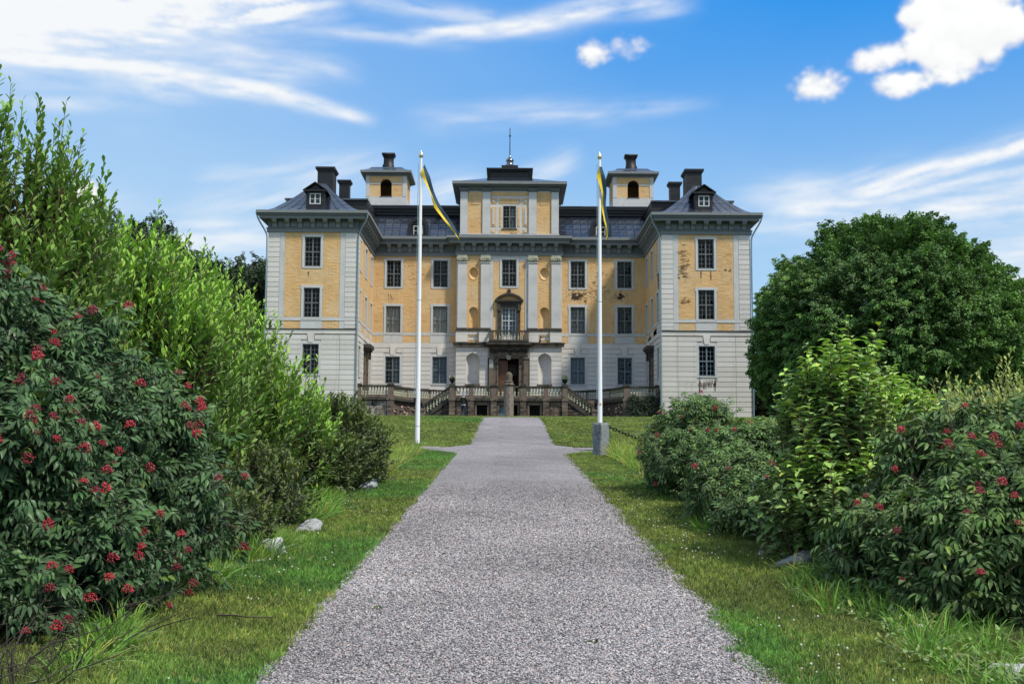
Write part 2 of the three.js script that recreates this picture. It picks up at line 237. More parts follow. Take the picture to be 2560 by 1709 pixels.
// trodden and dusty patches in the gravel, never repeating
const worn = (x, d) => 0.70 + 0.6 * fbm(x * 0.9 + 4, d * 0.5, 6, 4);
function patchy(g) { const p = g.attributes.position, c = new Float32Array(p.count * 3); for (let i = 0; i < p.count; i++) { const k = worn(p.getX(i), -p.getZ(i)); c.set([k, k * 0.99, k * 0.98], i * 3); } g.setAttribute('color', new THREE.BufferAttribute(c, 3)); return g; }
structure('gravel_path', patchy(sheet(pathCols, pathRows, 0.022, (x, d) => hSmooth(d) + 0.02 * (1 - Math.min(1, ((x - pathX(d)) / 1.5) ** 2)))), gravelMat, 'straight grey granite gravel path leading up to the palace', 'path');
for (const s of [-1, 1]) {
  const c = []; for (let i = 0; i <= 12; i++) c.push(s < 0 ? lerp(-9, -1.9, i / 12) : lerp(1.9, 9.5, i / 12));
  const rr = []; for (let i = 0; i <= 6; i++) rr.push(i / 6);
  const pos = [], uv = [], idx = []; rr.forEach((t) => c.forEach((x) => { const bend = 0.05 * (Math.abs(x) - 1.9) ** 1.4, d = lerp(34.5 + (fbm(x, 1, 2, 2) - 0.5) * 0.2, 35.75 + (fbm(x, 5, 2, 2) - 0.5) * 0.2, t) + bend; pos.push(x, Math.max(Hg(x, d), hSmooth(d)) + 0.03, -d); uv.push(x, d); }));
  for (let j = 0; j < 6; j++) for (let i = 0; i < 12; i++) { const a = j * 13 + i; idx.push(a, a + 1, a + 13, a + 1, a + 14, a + 13); }
  const g = new THREE.BufferGeometry(); g.setAttribute('position', new THREE.Float32BufferAttribute(pos, 3)); g.setAttribute('uv', new THREE.Float32BufferAttribute(uv, 2)); g.setIndex(idx); g.computeVertexNormals();
  structure('side_path', patchy(g), gravelMat, s < 0 ? 'narrow gravel side path running past the flagpole that stands on the lawn' : 'narrow gravel side path running past the granite post', 'path');
}

// dark brown sheets that paint the shade under the shrubs onto the ground
const [shadeSheetC, shadeSheetH] = maps(512, 512, (u, v) => { const f = tnoise(u, v, 40, 800, 4, 0.65), p = tnoise(u, v, 5, 820, 4), k = 0.4 + 1.2 * f * p * 2; return [0.045 * k, 0.036 * k, 0.022 * k, f]; });
for (const s of [-1, 1]) { const shadeRows = rows.filter((d) => d > 5.5 && d < 24.5); structure('shade_sheet', sheet((d) => { const e = 2.5 + 0.35 * (fbm(d * 0.7, s * 4 + 9, 3, 3) - 0.4) + 2.6 * sstep(Math.abs(d - 14.5), 8.2, 10); const l = []; for (let i = 0; i <= 8; i++) l.push(s * lerp(e, Math.max(e + 0.05, 5.2), i / 8)); return s < 0 ? l.reverse() : l; }, shadeRows, 0.03), std({ map: shadeSheetC, bump: shadeSheetH, size: 1.3, bumpScale: 0.06, roughness: 1 }), s < 0 ? 'dark brown sheet painting shade onto the ground under the shrubs left of the path' : 'dark brown sheet painting shade onto the ground under the shrubs right of the path', 'shade_sheet'); }
// turned stone baluster, base at 0, 0.66 m + blocks
const balGeo = uvm(merged([lathe([[0.10, 0], [0.10, 0.07], [0.06, 0.10], [0.05, 0.16], [0.085, 0.25], [0.105, 0.34], [0.085, 0.44], [0.05, 0.58], [0.042, 0.68], [0.07, 0.73], [0.05, 0.77], [0.09, 0.82], [0.09, 0.9]], 10).toNonIndexed()]));
// ---------------------------------------------------------------- the palace
const ZW = -93, ZM = -103.7, ZR = -103.0;
const palace = thing('palace', 'three storey yellow and white baroque palace with dark metal roofs', 'palace', V(0, 5, -104));
const PB = V(0, 5, -104);
const IDM = new THREE.Matrix4();
// a part built in a wall's own frame: x along the wall, y height above sea level, z out of the wall
const rel = (F) => new THREE.Matrix4().makeTranslation(-PB.x, -PB.y, -PB.z).multiply(F);
function onWall(name, geo, mat, F, parent = palace) { const m = mesh(name, geo, mat, parent); if (parent === palace) m.applyMatrix4(rel(F)); return m; }
function holder(name, F) { const g = new THREE.Group(); g.name = name; palace.add(g); g.applyMatrix4(rel(F)); return g; }
const FW = [-1, 1].map(() => new THREE.Matrix4().makeTranslation(0, 0, ZW)), FM = new THREE.Matrix4().makeTranslation(0, 0, ZM), FR = new THREE.Matrix4().makeTranslation(0, 0, ZR);
// inner side walls of the wings: x runs from the front corner back to the main wall
const FSL = new THREE.Matrix4().makeRotationY(Math.PI / 2).setPosition(-11.5, 0, ZW), FSR = new THREE.Matrix4().makeRotationY(-Math.PI / 2).setPosition(11.5, 0, ZW);
const ROWS = [[8.33, 10.56], [12.55, 14.87], [16.45, 18.76]]; // sill and head of the windows of the three floors
const WW = 0.61;                                             // half a window

// windows: plaster casing, painted frame, glazing bars, 24 small panes, some with drawn curtains
const winGeo = (() => {
  const h = 1.14, w = WW, L = [];
  const b = (x0, x1, y0, y1, z0, z1) => box(x0, x1, y0, y1, z0, z1);
  const frame = merged([b(-w, -w + 0.07, -h, h, -0.2, -0.07), b(w - 0.07, w, -h, h, -0.2, -0.07), b(-w + 0.07, w - 0.07, h - 0.07, h, -0.2, -0.07), b(-w + 0.07, w - 0.07, -h, -h + 0.09, -0.2, -0.06), b(-0.05, 0.05, -h + 0.09, h - 0.07, -0.19, -0.065), b(-w + 0.07, -0.05, -0.045, 0.045, -0.19, -0.06), b(0.05, w - 0.07, -0.045, 0.045, -0.19, -0.06)]);
  const bars = []; const px = (w - 0.12) / 2, ph = (h - 0.045 - 0.08) / 3;
  for (const sx of [-1, 1]) for (const sy of [-1, 1]) { const x0 = sx > 0 ? 0.05 : -w + 0.07, y0 = sy > 0 ? 0.045 : -h + 0.085; bars.push(b(x0 + px - 0.014, x0 + px + 0.014, y0, y0 + 3 * ph, -0.15, -0.115)); for (const k of [1, 2]) bars.push(b(x0, x0 + px - 0.014, y0 + k * ph - 0.013, y0 + k * ph + 0.013, -0.148, -0.117), b(x0 + px + 0.014, x0 + 2 * px, y0 + k * ph - 0.013, y0 + k * ph + 0.013, -0.148, -0.117)); }
  const o = 0.17, e = 0.06; // casing with ears at the head and feet
  const s = new THREE.Shape([[-w - o, -h - 0.1], [-w - o + 0.08, -h - 0.1], [-w - o + 0.1, -h - 0.13], [w + o - 0.1, -h - 0.13], [w + o - 0.08, -h - 0.1], [w + o, -h - 0.1], [w + o, h - 0.12], [w + o + e, h - 0.12], [w + o + e, h + 0.2], [-w - o - e, h + 0.2], [-w - o - e, h - 0.12], [-w - o, h - 0.12]].map((q) => new THREE.Vector2(...q)));
  s.holes.push(new THREE.Path([[-w, -h], [-w, h], [w, h], [w, -h]].map((q) => new THREE.Vector2(...q))));
  const s2 = rectShape(-w - 0.16, w + 0.16, -h - 0.1, h + 0.16, [[-w, w, -h, h]]);
  const pane = new THREE.PlaneGeometry(px, ph), spots = [];
  for (const sx of [-1, 1]) for (const sy of [-1, 1]) for (const i of [0, 1]) for (const j of [0, 1, 2]) spots.push([(sx > 0 ? 0.05 : -w + 0.07) + px * (i + 0.5), (sy > 0 ? 0.045 : -h + 0.085) + ph * (j + 0.5)]);
  const cur = (sx) => { const N = 20, g = new THREE.PlaneGeometry(w, 2 * h, N, 1), p = g.attributes.position; for (let i = 0; i < p.count; i++) p.setZ(i, 0.035 * Math.sin(p.getX(i) * 46) + 0.02 * Math.sin(p.getX(i) * 17 + sx)); g.translate(sx * w / 2, 0, -0.34); g.computeVertexNormals(); return g; };
  return { frame, bars: merged(bars), casing: extr(s, 0.0, 0.055), plain: extr(s2, 0.0, 0.045), pane, spots, curtain: [cur(-1), cur(1)] };
})();
const curtainMats = { linen: std({ rgb: [0.62, 0.53, 0.47], roughness: 1 }), blue: std({ rgb: [0.16, 0.22, 0.27], roughness: 1 }), grey: std({ rgb: [0.20, 0.21, 0.22], roughness: 1 }) };
function windowAt(F, u, floor, o = {}) {
  const [v0, v1] = ROWS[floor], g = holder('window', F.clone().multiply(new THREE.Matrix4().makeTranslation(u, (v0 + v1) / 2, 0)));
  if (!o.noCasing) mesh('casing', floor ? winGeo.casing : winGeo.plain, o.casing ?? M.trim, g);
  mesh('frame', winGeo.frame, o.frame ?? M.frame, g); mesh('glazing_bars', winGeo.bars, o.frame ?? M.frame, g);
  for (const [x, y] of winGeo.spots) { const p = mesh('pane', winGeo.pane, M.glass, g); p.position.set(x, y, -0.13); p.rotation.set(R(-0.04, 0.04), R(-0.04, 0.04), 0); }
  if (o.curtain) for (const k of o.half ? [o.half - 1] : [0, 1]) mesh('curtain', winGeo.curtain[k], curtainMats[o.curtain], g);
  return g;
}
const wHole = (u, floor) => [u - WW, u + WW, (ROWS[floor][0] + ROWS[floor][1]) / 2 - 1.14, (ROWS[floor][0] + ROWS[floor][1]) / 2 + 1.14];
const wOut = (u, floor) => { const [a, b, c, d] = wHole(u, floor); return floor ? [a - 0.23, b + 0.23, c - 0.13, d + 0.2] : [a - 0.16, b + 0.16, c - 0.1, d + 0.16]; };
// a row of plaster courses with recessed joints, interrupted by openings
const courseGeos = new Map();
function courses(F, u0, u1, v0, v1, step, t, name = 'plaster_course', holes = [], mat = M.white) {
  const n = Math.round((v1 - v0) / step), hgt = (v1 - v0) / n, j = 0.02;
  for (let i = 0; i < n; i++) {
    const a = v0 + i * hgt + j, b = v0 + (i + 1) * hgt - j; let spans = [[u0, u1]];
    for (const [p, q, r, s] of holes) if (r < b && s > a) spans = spans.flatMap(([x, y]) => (q <= x || p >= y) ? [[x, y]] : [[x, p], [q, y]].filter(([m, k]) => k - m > 0.03));
    for (const [x, y] of spans) {
      const key = [(y - x).toFixed(2), hgt.toFixed(3), t].join(), W = y - x; if (!courseGeos.has(key)) courseGeos.set(key, box(-W / 2, W / 2, -hgt / 2 + j, hgt / 2 - j, 0, t));
      const m = mesh(name, courseGeos.get(key), mat[Math.floor(rnd() * mat.length)], palace); m.applyMatrix4(rel(F.clone().multiply(new THREE.Matrix4().makeTranslation((x + y) / 2, (a + b) / 2, R(0, 0.004)))));
    }
  }
}
const slab = (name, F, u0, u1, v0, v1, t, mat, holes = [], z0 = 0) => onWall(name, extr(rectShape(u0, u1, v0, v1, holes), z0, z0 + t), mat, F);
const keystone = (F, u) => { const v = ROWS[0][1] + 0.2, s = new THREE.Shape([[u - 0.16, v - 0.05], [u + 0.16, v - 0.05], [u + 0.29, v + 0.68], [u - 0.29, v + 0.68]].map((q) => new THREE.Vector2(...q))); onWall('keystone', extr(s, 0.0, 0.075), M.white[2], F); };

// cornice: architrave, frieze, corona and scroll brackets, run along a wall from u0 to u1
const bracketGeo = (() => { const s = new THREE.Shape(); s.moveTo(0, 19.42); s.bezierCurveTo(0.16, 19.42, 0.2, 19.55, 0.16, 19.68); s.bezierCurveTo(0.14, 19.8, 0.5, 19.75, 0.5, 19.98); s.lineTo(0.52, 20.07); s.lineTo(0, 20.07); const g = new THREE.ExtrudeGeometry(s, { depth: 0.3, bevelEnabled: true, bevelSize: 0.015, bevelThickness: 0.015, bevelSegments: 1, curveSegments: 6 }); g.translate(0, -19.42, -0.15); g.rotateY(-Math.PI / 2); const cap = box(-0.2, 0.2, 0.58, 0.65, 0, 0.55); return uvm(merged([g.index ? g.toNonIndexed() : g, cap])); })();
function cornice(F, u0, u1, n, endL, endR, back = 0) { // endL/endR: overhang round the corner (0 = butts, negative = mitre inside)
  const g = holder('cornice', F), P = [[0.12, 19.10, 19.40, M.corniceLight], [0.05, 19.40, 20.07, M.cornice], [0.62, 20.07, 20.28, M.corniceLight], [0.72, 20.28, 20.45, M.cornice], [0.84, 20.45, 20.66, M.corniceLight]];
  P.forEach(([p, a, b, m], i) => mesh(['architrave', 'frieze', 'corona', 'fascia', 'gutter'][i], box(u0 - (endL ? p * endL : 0), u1 + (endR ? p * endR : 0), a, b, -back, p), m, g));
  mesh('fillet', box(u0 - 0.16 * endL, u1 + 0.16 * endR, 19.34, 19.43, -back, 0.16), M.cornice, g);
  if (endL < 0) u0 += 0.9; if (endR < 0) u1 -= 0.9; const step = (u1 - u0) / n;
  for (let i = 0; i < n; i++) { const m = mesh('bracket', bracketGeo, M.corniceLight, g); m.position.set(u0 + step * (i + 0.5), 19.42, 0.05); if (i < n - 1) mesh('frieze_panel', box(u0 + step * (i + 1) - step * 0.27, u0 + step * (i + 1) + step * 0.27, 19.52, 19.9, 0.05, 0.085), M.corniceLight, g); }
  return g;
}
const STEP = 0.372;

// --- wings
for (const s of [-1, 1]) {
  const F = FW[0], c = s * 14.93, x0 = c - 3.38, x1 = c + 3.38, side = s < 0 ? 'left' : 'right';
  const holes = [0, 1, 2].map((f) => wHole(c, f));
  const cellar = [c - 0.55, c + 0.55, 5.0, 6.35];
  slab('wall', F, x0, x1, 4.8, 19.4, 0.5, M.white[1], s > 0 ? [...holes, cellar] : holes, -0.5);
  // outer flank and back
  onWall('wall', box(-0.25, 0.25, 4.8, 20.44, -18.5, -0.5), M.white[1], new THREE.Matrix4().makeTranslation(s < 0 ? x0 + 0.25 : x1 - 0.25, 0, ZW));
  for (let f = 0; f < 3; f++) windowAt(F, c, f, { frame: f === 0 && s > 0 ? M.frameBlue : M.frame });
  // yellow fields
  slab('plaster_field', F, c - 2.09, c + 2.09, 12.62, 19.1, 0.022, M.yellow, [wOut(c, 2), [c - 0.84, c + 0.84, 12.621, wOut(c, 1)[3]]]);
  for (const k of [-1, 1]) slab('plaster_field', F, k < 0 ? c - 2.09 : c + 0.84, k < 0 ? c - 0.84 : c + 2.09, 11.76, 12.40, 0.022, M.yellow);
  onWall('sill_band', box(c - 3.38, c + 3.38, 12.40, 12.60, 0, 0.04), M.trim, F); onWall('sill_band', box(c - 3.39, c + 3.39, 12.36, 12.40, 0, 0.06), M.white[1], F);
  onWall('apron_panel', box(c - 0.82, c + 0.82, 11.76, 12.35, 0, 0.032), M.trim, F);
  for (const k of [-1, 1]) { const a = c + k * 2.1, b = c + k * 2.48; onWall('plaster_strip', box(Math.min(a, b), Math.max(a, b), 12.61, 19.1, 0, 0.036), M.trim, F); onWall('plaster_strip', box(Math.min(a, b), Math.max(a, b), 11.76, 12.35, 0, 0.036), M.trim, F); const q0 = Math.min(c + k * 2.5, c + k * 3.385), q1 = Math.max(c + k * 2.5, c + k * 3.385); courses(F, q0, q1, 12.62, 19.08, STEP, 0.045, 'quoin'); courses(F, q0, q1, 11.76, 12.34, STEP, 0.045, 'quoin'); }
  // string course and ground floor
  onWall('string_course', box(c - 3.44, c + 3.44, 11.36, 11.68, -0.1, 0.07), M.white[0], F); onWall('string_course', box(c - 3.48, c + 3.48, 11.68, 11.75, -0.1, 0.12), M.stoneDark, F); onWall('string_course', box(c - 3.45, c + 3.45, 11.30, 11.34, -0.1, 0.06), M.stone, F);
  const ko = [c - 0.3, c + 0.3, ROWS[0][1] + 0.16, 11.3];
  for (const [a, b] of [[c - 3.385, c - s * 0 - 2.2], [c - 2.17, c + 2.17], [c + 2.2, c + 3.385]]) courses(F, a, b, 4.86, 11.29, STEP, 0.045, 'plaster_course', [wOut(c, 0), ko, ...(s > 0 ? [[cellar[0] - 0.17, cellar[1] + 0.17, 4.8, cellar[3] + 0.26]] : [])]);
  keystone(F, c);
  if (s > 0) { onWall('cellar_frame', merged([box(cellar[0] - 0.16, cellar[1] + 0.16, 6.35, 6.6, -0.1, 0.09), box(cellar[0] - 0.16, cellar[0], 4.9, 6.35, -0.1, 0.08), box(cellar[1], cellar[1] + 0.16, 4.9, 6.35, -0.1, 0.08)]), M.stonePink[0], F); for (let k = 0; k < 5; k++) onWall('cellar_bar', box(cellar[0] + 0.16 + k * 0.19, cellar[0] + 0.19 + k * 0.19, 4.9, 6.34, -0.12, -0.09), M.iron, F); }
  cornice(F, x0, x1, 7, 1, 1, 0);
  for (const [p, a, b] of [[0.12, 19.10, 19.40], [0.6, 20.07, 20.66]]) onWall('cornice', box(s < 0 ? x0 - p : x1, s < 0 ? x0 : x1 + p, a, b, ZW - 18.5, ZW), M.cornice, IDM);
  // inner side wall with three bays; the middle bay of the ground floor is a door under a heavy hood
  const FS = s < 0 ? FSL : FSR, flip = s < 0 ? 1 : -1, dep = -ZM + ZW; // local x from the corner: s<0 -> +x runs to -z
  const at = (t) => flip * t, span = (a, b) => (flip > 0 ? [a, b] : [-b, -a]);
  const us = [1.75, 5.55, 9.35].map(at), sideHoles = []; us.forEach((u, i) => { for (let f = 0; f < 3; f++) if (!(f === 0 && i === 1)) sideHoles.push(wHole(u, f)); });
  const [a0, a1] = span(0.5, dep), door = [us[1] - 0.62, us[1] + 0.62, 6.5, 9.9]; sideHoles.push(door);
  slab('wall', FS, a0, a1, 4.8, 19.4, 0.5, M.white[1], sideHoles, -0.5);
  us.forEach((u, i) => { for (let f = 0; f < 3; f++) if (!(f === 0 && i === 1)) windowAt(FS, u, f); });
  const [y0, y1] = span(0.96, dep - 0.02);
  slab('plaster_field', FS, y0, y1, 12.62, 19.1, 0.022, M.yellow, us.flatMap((u) => [wOut(u, 2), [u - 0.84, u + 0.84, 12.621, wOut(u, 1)[3]]]));
  slab('plaster_field', FS, y0, y1, 11.76, 12.36, 0.022, M.yellow, us.map((u) => [u - 0.84, u + 0.84, 11.761, 12.359]));
  us.forEach((u) => onWall('apron_panel', box(u - 0.82, u + 0.82, 11.77, 12.35, 0, 0.032), M.trim, FS));
  onWall('sill_band', box(...span(0.1, dep - 0.05), 12.38, 12.60, 0, 0.04), M.trim, FS);
  const [q0, q1] = span(0.06, 0.94); courses(FS, q0, q1, 12.62, 19.08, STEP, 0.045, 'quoin'); courses(FS, q0, q1, 11.76, 12.34, STEP, 0.045, 'quoin');
  onWall('string_course', box(...span(0.13, dep - 0.05), 11.36, 11.72, 0, 0.05), M.white[0], FS);
  courses(FS, ...span(0.06, dep - 0.05), 4.86, 11.29, STEP, 0.045, 'plaster_course', [wOut(us[0], 0), wOut(us[2], 0), [us[1] - 1.05, us[1] + 1.05, 4.8, 11.25]]);
  const dg = holder('side_door', FS.clone().multiply(new THREE.Matrix4().makeTranslation(us[1], 0, 0)));
  mesh('surround', merged([box(-1.0, -0.62, 6.4, 10.1, -0.1, 0.22), box(0.62, 1.0, 6.4, 10.1, -0.1, 0.22), box(-0.62, 0.62, 9.9, 10.1, -0.1, 0.2)]), M.stone, dg);
  mesh('hood', merged([box(-1.05, 1.05, 10.1, 10.55, 0, 0.26), box(-1.2, 1.2, 10.55, 10.72, 0, 0.5), box(-1.3, 1.3, 10.72, 11.02, 0, 0.62)]), M.stoneDark, dg);
  for (const k of [-0.8, 0.8]) mesh('console', box(k - 0.14, k + 0.14, 9.95, 10.54, 0.26, 0.42), M.stoneDark, dg);
  for (const k of [-1, 1]) mesh('door_leaf', box(k < 0 ? -0.61 : 0.01, k < 0 ? -0.01 : 0.61, 6.5, 9.9, -0.35, -0.28), M.stoneDark, dg);
  { const g = cornice(FS, ...span(0, dep), 11, 0, 0, 0); g.name = 'cornice'; }
  // downpipes at both corners
  for (const [x, dx] of [[s < 0 ? x0 : x1, s], [s < 0 ? x1 : x0, -s]]) {
    const p = [V(x + dx * 0.78, 20.5, ZW + 0.55), V(x + dx * 0.78, 20.2, ZW + 0.55), V(x + dx * 0.65, 19.9, ZW + 0.45), V(x + dx * 0.12, 18.9, ZW + 0.12), V(x + dx * 0.09, 18.5, ZW + 0.1), V(x + dx * 0.09, 12, ZW + 0.1), V(x + dx * 0.09, 5.1, ZW + 0.1)];
    const t = tube(p, 0.06, 0.06, 8, 60); onWall('downpipe', t, M.pipe, IDM); onWall('downpipe_head', lathe([[0.05, 20.2], [0.13, 20.42], [0.13, 20.52]], 10).translate(x + dx * 0.78, 0, ZW + 0.55), M.pipe, IDM);
  }
}

// --- main wall between the wings
const BAY = [9.75, 5.80];
for (const s of [-1, 1]) {
  const us = BAY.map((u) => s * u), x0 = s < 0 ? -11.5 : 4.4, x1 = s < 0 ? -4.4 : 11.5, holes = us.flatMap((u) => [0, 1, 2].map((f) => wHole(u, f)));
  slab('wall', FM, x0, x1, 4.8, 19.4, 0.5, M.white[1], holes, -0.5);
  us.forEach((u, i) => { for (let f = 0; f < 3; f++) windowAt(FM, u, f, s < 0 ? (f === 1 ? { curtain: 'linen' } : f === 0 ? (i ? { curtain: 'blue' } : { curtain: 'blue', half: 2 }) : {}) : (f === 1 && i ? { curtain: 'grey' } : f === 0 ? { frame: M.frameBlue, ...(i ? { curtain: 'grey' } : {}) } : {})); });
  slab('plaster_field', FM, x0, x1, 12.62, 19.1, 0.022, M.yellow, us.flatMap((u) => [wOut(u, 2), [u - 0.84, u + 0.84, 12.62, wOut(u, 1)[3]]].map(([a, b, c, d]) => [a, b, Math.max(c, 12.621), d])));
  slab('plaster_field', FM, x0, x1, 11.76, 12.36, 0.022, M.yellow, us.map((u) => [u - 0.84, u + 0.84, 11.761, 12.359]));
  us.forEach((u) => { onWall('apron_panel', box(u - 0.82, u + 0.82, 11.77, 12.35, 0, 0.032), M.trim, FM); keystone(FM, u); });
  onWall('sill_band', box(x0 + 0.01, x1 - 0.01, 12.38, 12.60, 0, 0.04), M.trim, FM);
  onWall('string_course', box(x0 + 0.01, x1 - 0.01, 11.32, 11.74, 0, 0.05), M.white[0], FM);
  for (const [a, b] of [[x0 + 0.06, x1 - 0.06]]) courses(FM, a, b, 4.86, 11.29, STEP, 0.045, 'plaster_course', us.flatMap((u) => [wOut(u, 0), [u - 0.3, u + 0.3, ROWS[0][1] + 0.16, 11.3]]));
  cornice(FM, s < 0 ? -11.5 : 4.4, s < 0 ? -4.4 : 11.5, 6, -1, -1, 0);
}
onWall('wall', box(-18.3, 18.3, 4.8, 20.44, -8.3, -7.8), M.white[1], FM);

// --- central pavilion
{
  const niche = archPath; const F = FR, W = 4.42;
  const ovalPath = (u, v, a, b) => { const p = new THREE.Path(); for (let i = 0; i < 24; i++) { const t = -i / 24 * Math.PI * 2, x = u + a * Math.cos(t), y = v + b * Math.sin(t); i ? p.lineTo(x, y) : p.moveTo(x, y); } return p; };
  const big = [-1, 1].map((s) => [s * 3.0 - 0.565, s * 3.0 + 0.565, 8.27, 10.85]), small = [-1, 1].map((s) => [s * 2.97 - 0.38, s * 2.97 + 0.38, 12.94, 14.72]);
  const doorHole = [-0.86, 0.86, 6.4, 10.5], balc = [-0.6, 0.6, 12.0, 14.68];
  // ground floor of the pavilion
  slab('wall', F, -W, W, 4.8, 11.4, 0.4, M.white[1], [...big.map((b) => archPath(...b)), doorHole], -0.4);
  slab('wall', F, -W, W, 11.4, 19.4, 0.4, M.white[1], [...small.map((b) => archPath(...b)), balc, [WW * -1, WW, wHole(0, 2)[2], wHole(0, 2)[3]], ...[-1, 1].map((s) => ovalPath(s * 2.97, 17.57, 0.39, 0.5))], -0.4);
  for (const s of [-1, 1]) onWall('wall', box(s < 0 ? -W : W - 0.3, s < 0 ? -W + 0.3 : W, 4.8, 19.4, -0.7, -0.4), M.white[1], F);
  // hollow niches: half cylinders closed by quarter spheres
  const nicheGeo = (b, dpt) => { const r = (b[1] - b[0]) / 2, c = (b[0] + b[1]) / 2, cy = b[3] - r, pts = [], idx = [], N = 14, K = 8; const col = []; for (let j = 0; j <= K; j++) { const q = (j / K) * Math.PI / 2; col.push([Math.cos(q), cy + r * Math.sin(q)]); } const prof = [[1, b[2]], ...col]; prof.forEach(([k, y]) => { for (let i = 0; i <= N; i++) { const a = Math.PI * i / N; pts.push(c + r * k * Math.cos(a), y, -dpt * k * Math.sin(a)); } }); for (let j = 0; j < prof.length - 1; j++) for (let i = 0; i < N; i++) { const a = j * (N + 1) + i; idx.push(a, a + N + 1, a + 1, a + 1, a + N + 1, a + N + 2); } const g = new THREE.BufferGeometry(); g.setAttribute('position', new THREE.Float32BufferAttribute(pts, 3)); g.setIndex(idx); g.computeVertexNormals(); return uvm(g); };
  big.forEach((b) => { onWall('niche', nicheGeo(b, 0.56), M.white[1], F); onWall('niche_sill', box(b[0] - 0.06, b[1] + 0.06, 8.13, 8.27, -0.5, 0.1), M.stone, F); });
  small.forEach((b) => { onWall('niche', nicheGeo(b, 0.34), M.yellow, F); onWall('niche_sill', box(b[0] - 0.05, b[1] + 0.05, 12.76, 12.94, -0.34, 0.14), M.stoneDark, F); });
  for (const s of [-1, 1]) { const g = new THREE.SphereGeometry(1, 20, 12, 0, Math.PI); g.scale(0.4, 0.51, -0.28); g.translate(s * 2.97, 17.57, 0.0); g.computeVertexNormals(); onWall('oval_niche', uvm(g), M.yellow, F); const o = ovalPath(0, 0, 0.46, 0.57), h = ovalPath(0, 0, 0.39, 0.5), sh = new THREE.Shape(o.getPoints()); sh.holes.push(h); onWall('niche_rim', extr(sh, 0.02, 0.045).translate(s * 2.97, 17.57, 0), M.yellow, F); }
  // rusticated courses round the niches and the portal
  for (const [x0, x1, bg] of [[-W + 0.01, -1.75, big[0]], [1.75, W - 0.01, big[1]]]) { // courses cut to the arch, meeting in a joint over its crown
    const r = (bg[1] - bg[0]) / 2, cc = (bg[0] + bg[1]) / 2, cy = bg[3] - r, n = 17, hh = (11.36 - 4.86) / n, half = (v) => v < bg[2] - 0.14 ? 0 : v <= cy ? r : v >= bg[3] ? 0 : Math.sqrt(r * r - (v - cy) ** 2);
    for (let i = 0; i < n; i++) { const lo = 4.86 + i * hh + 0.02, hi = lo + hh - 0.04; for (const k of [-1, 1]) { const e = k < 0 ? x0 : x1, pts = [[e, lo]], N = 6; for (let q = 0; q <= N; q++) { const v = lerp(lo, hi, q / N), w = half(v); pts.push([cc + k * Math.max(w, hi > bg[3] - 0.02 && w < 0.02 ? (i < 15 ? 0.02 : 0.0) : w), v]); } pts.push([e, hi]); if (k > 0) pts.reverse(); onWall('plaster_course', extr(new THREE.Shape(pts.map((q) => new THREE.Vector2(...q))), 0, 0.04 + 0.002 * (k > 0)), M.white[Math.floor(rnd() * 3)], F); } }
  }
  onWall('ledge', box(-4.62, 4.62, 11.38, 11.62, -0.05, 0.24), M.stone, F); onWall('ledge', box(-4.68, 4.68, 11.62, 11.74, -0.05, 0.32), M.stoneDark, F);
  // yellow field behind the pilasters
  slab('plaster_field', F, -4.3, -1.36, 11.76, 19.08, 0.02, M.yellow, [archPath(...small[0]), ovalPath(-2.97, 17.57, 0.39, 0.5), [-3.36, -2.58, 11.95, 12.3]]); slab('plaster_field', F, 1.36, 4.3, 11.76, 19.08, 0.02, M.yellow, [archPath(...small[1]), ovalPath(2.97, 17.57, 0.39, 0.5), [2.58, 3.36, 11.95, 12.3]]);
  slab('plaster_field', F, -1.34, 1.34, 11.76, 18.6, 0.02, M.yellow, [[wOut(0, 2)[0], wOut(0, 2)[1], wOut(0, 2)[2], 18.599], [-0.95, 0.95, 11.9, 15.2]]);
  for (const s of [-1, 1]) onWall('plaster_strip', box(s < 0 ? -1.6 : 0.85, s < 0 ? -0.85 : 1.6, 18.62, 19.08, 0, 0.035), M.trim, F);
  for (const s of [-1, 1]) {
    onWall('plaster_strip', box(s < 0 ? -1.6 : 1.35, s < 0 ? -1.35 : 1.6, 11.76, 18.61, 0, 0.06), M.trim, F);
    onWall('sill_band', box(s < 0 ? -3.44 : 2.42, s < 0 ? -2.42 : 3.44, 12.4, 12.62, 0.02, 0.06), M.trim, F);
    onWall('sunk_panel', merged([box(s * 2.97 - 0.39, s * 2.97 + 0.39, 12.27, 12.31, 0.02, 0.05), box(s * 2.97 - 0.39, s * 2.97 + 0.39, 11.92, 11.96, 0.02, 0.05)]), M.yellow, F);
    for (const u of [s * 3.93, s * 1.99]) {
      const g = holder('pilaster', F.clone().multiply(new THREE.Matrix4().makeTranslation(u, 0, 0)));
      mesh('shaft', box(-0.38, 0.38, 12.94, 18.42, 0, 0.2), M.trim, g); mesh('neck', box(-0.42, 0.42, 18.42, 18.52, 0, 0.25), M.white[0], g);
      mesh('capital', merged([box(-0.4, 0.4, 18.52, 18.62, 0, 0.22), box(-0.46, 0.46, 18.62, 18.8, 0, 0.3), box(-0.5, 0.5, 18.8, 18.88, 0, 0.34), ...[-0.36, -0.18, 0, 0.18, 0.36].map((k) => box(k - 0.055, k + 0.055, 18.64, 18.79, 0.29, 0.345)), box(-0.4, 0.4, 18.88, 19.08, 0, 0.25)]), M.stonePale, g);
      mesh('base', merged([box(-0.47, 0.47, 12.8, 12.94, 0, 0.3), box(-0.52, 0.52, 12.68, 12.8, 0, 0.36)]), M.stoneDark, g); mesh('pedestal', merged([box(-0.49, 0.49, 12.4, 12.67, 0, 0.3), box(-0.5, 0.5, 11.76, 12.38, 0, 0.33)]), M.white[0], g);
    }
  }
  windowAt(F, 0, 2, { casing: M.trim });
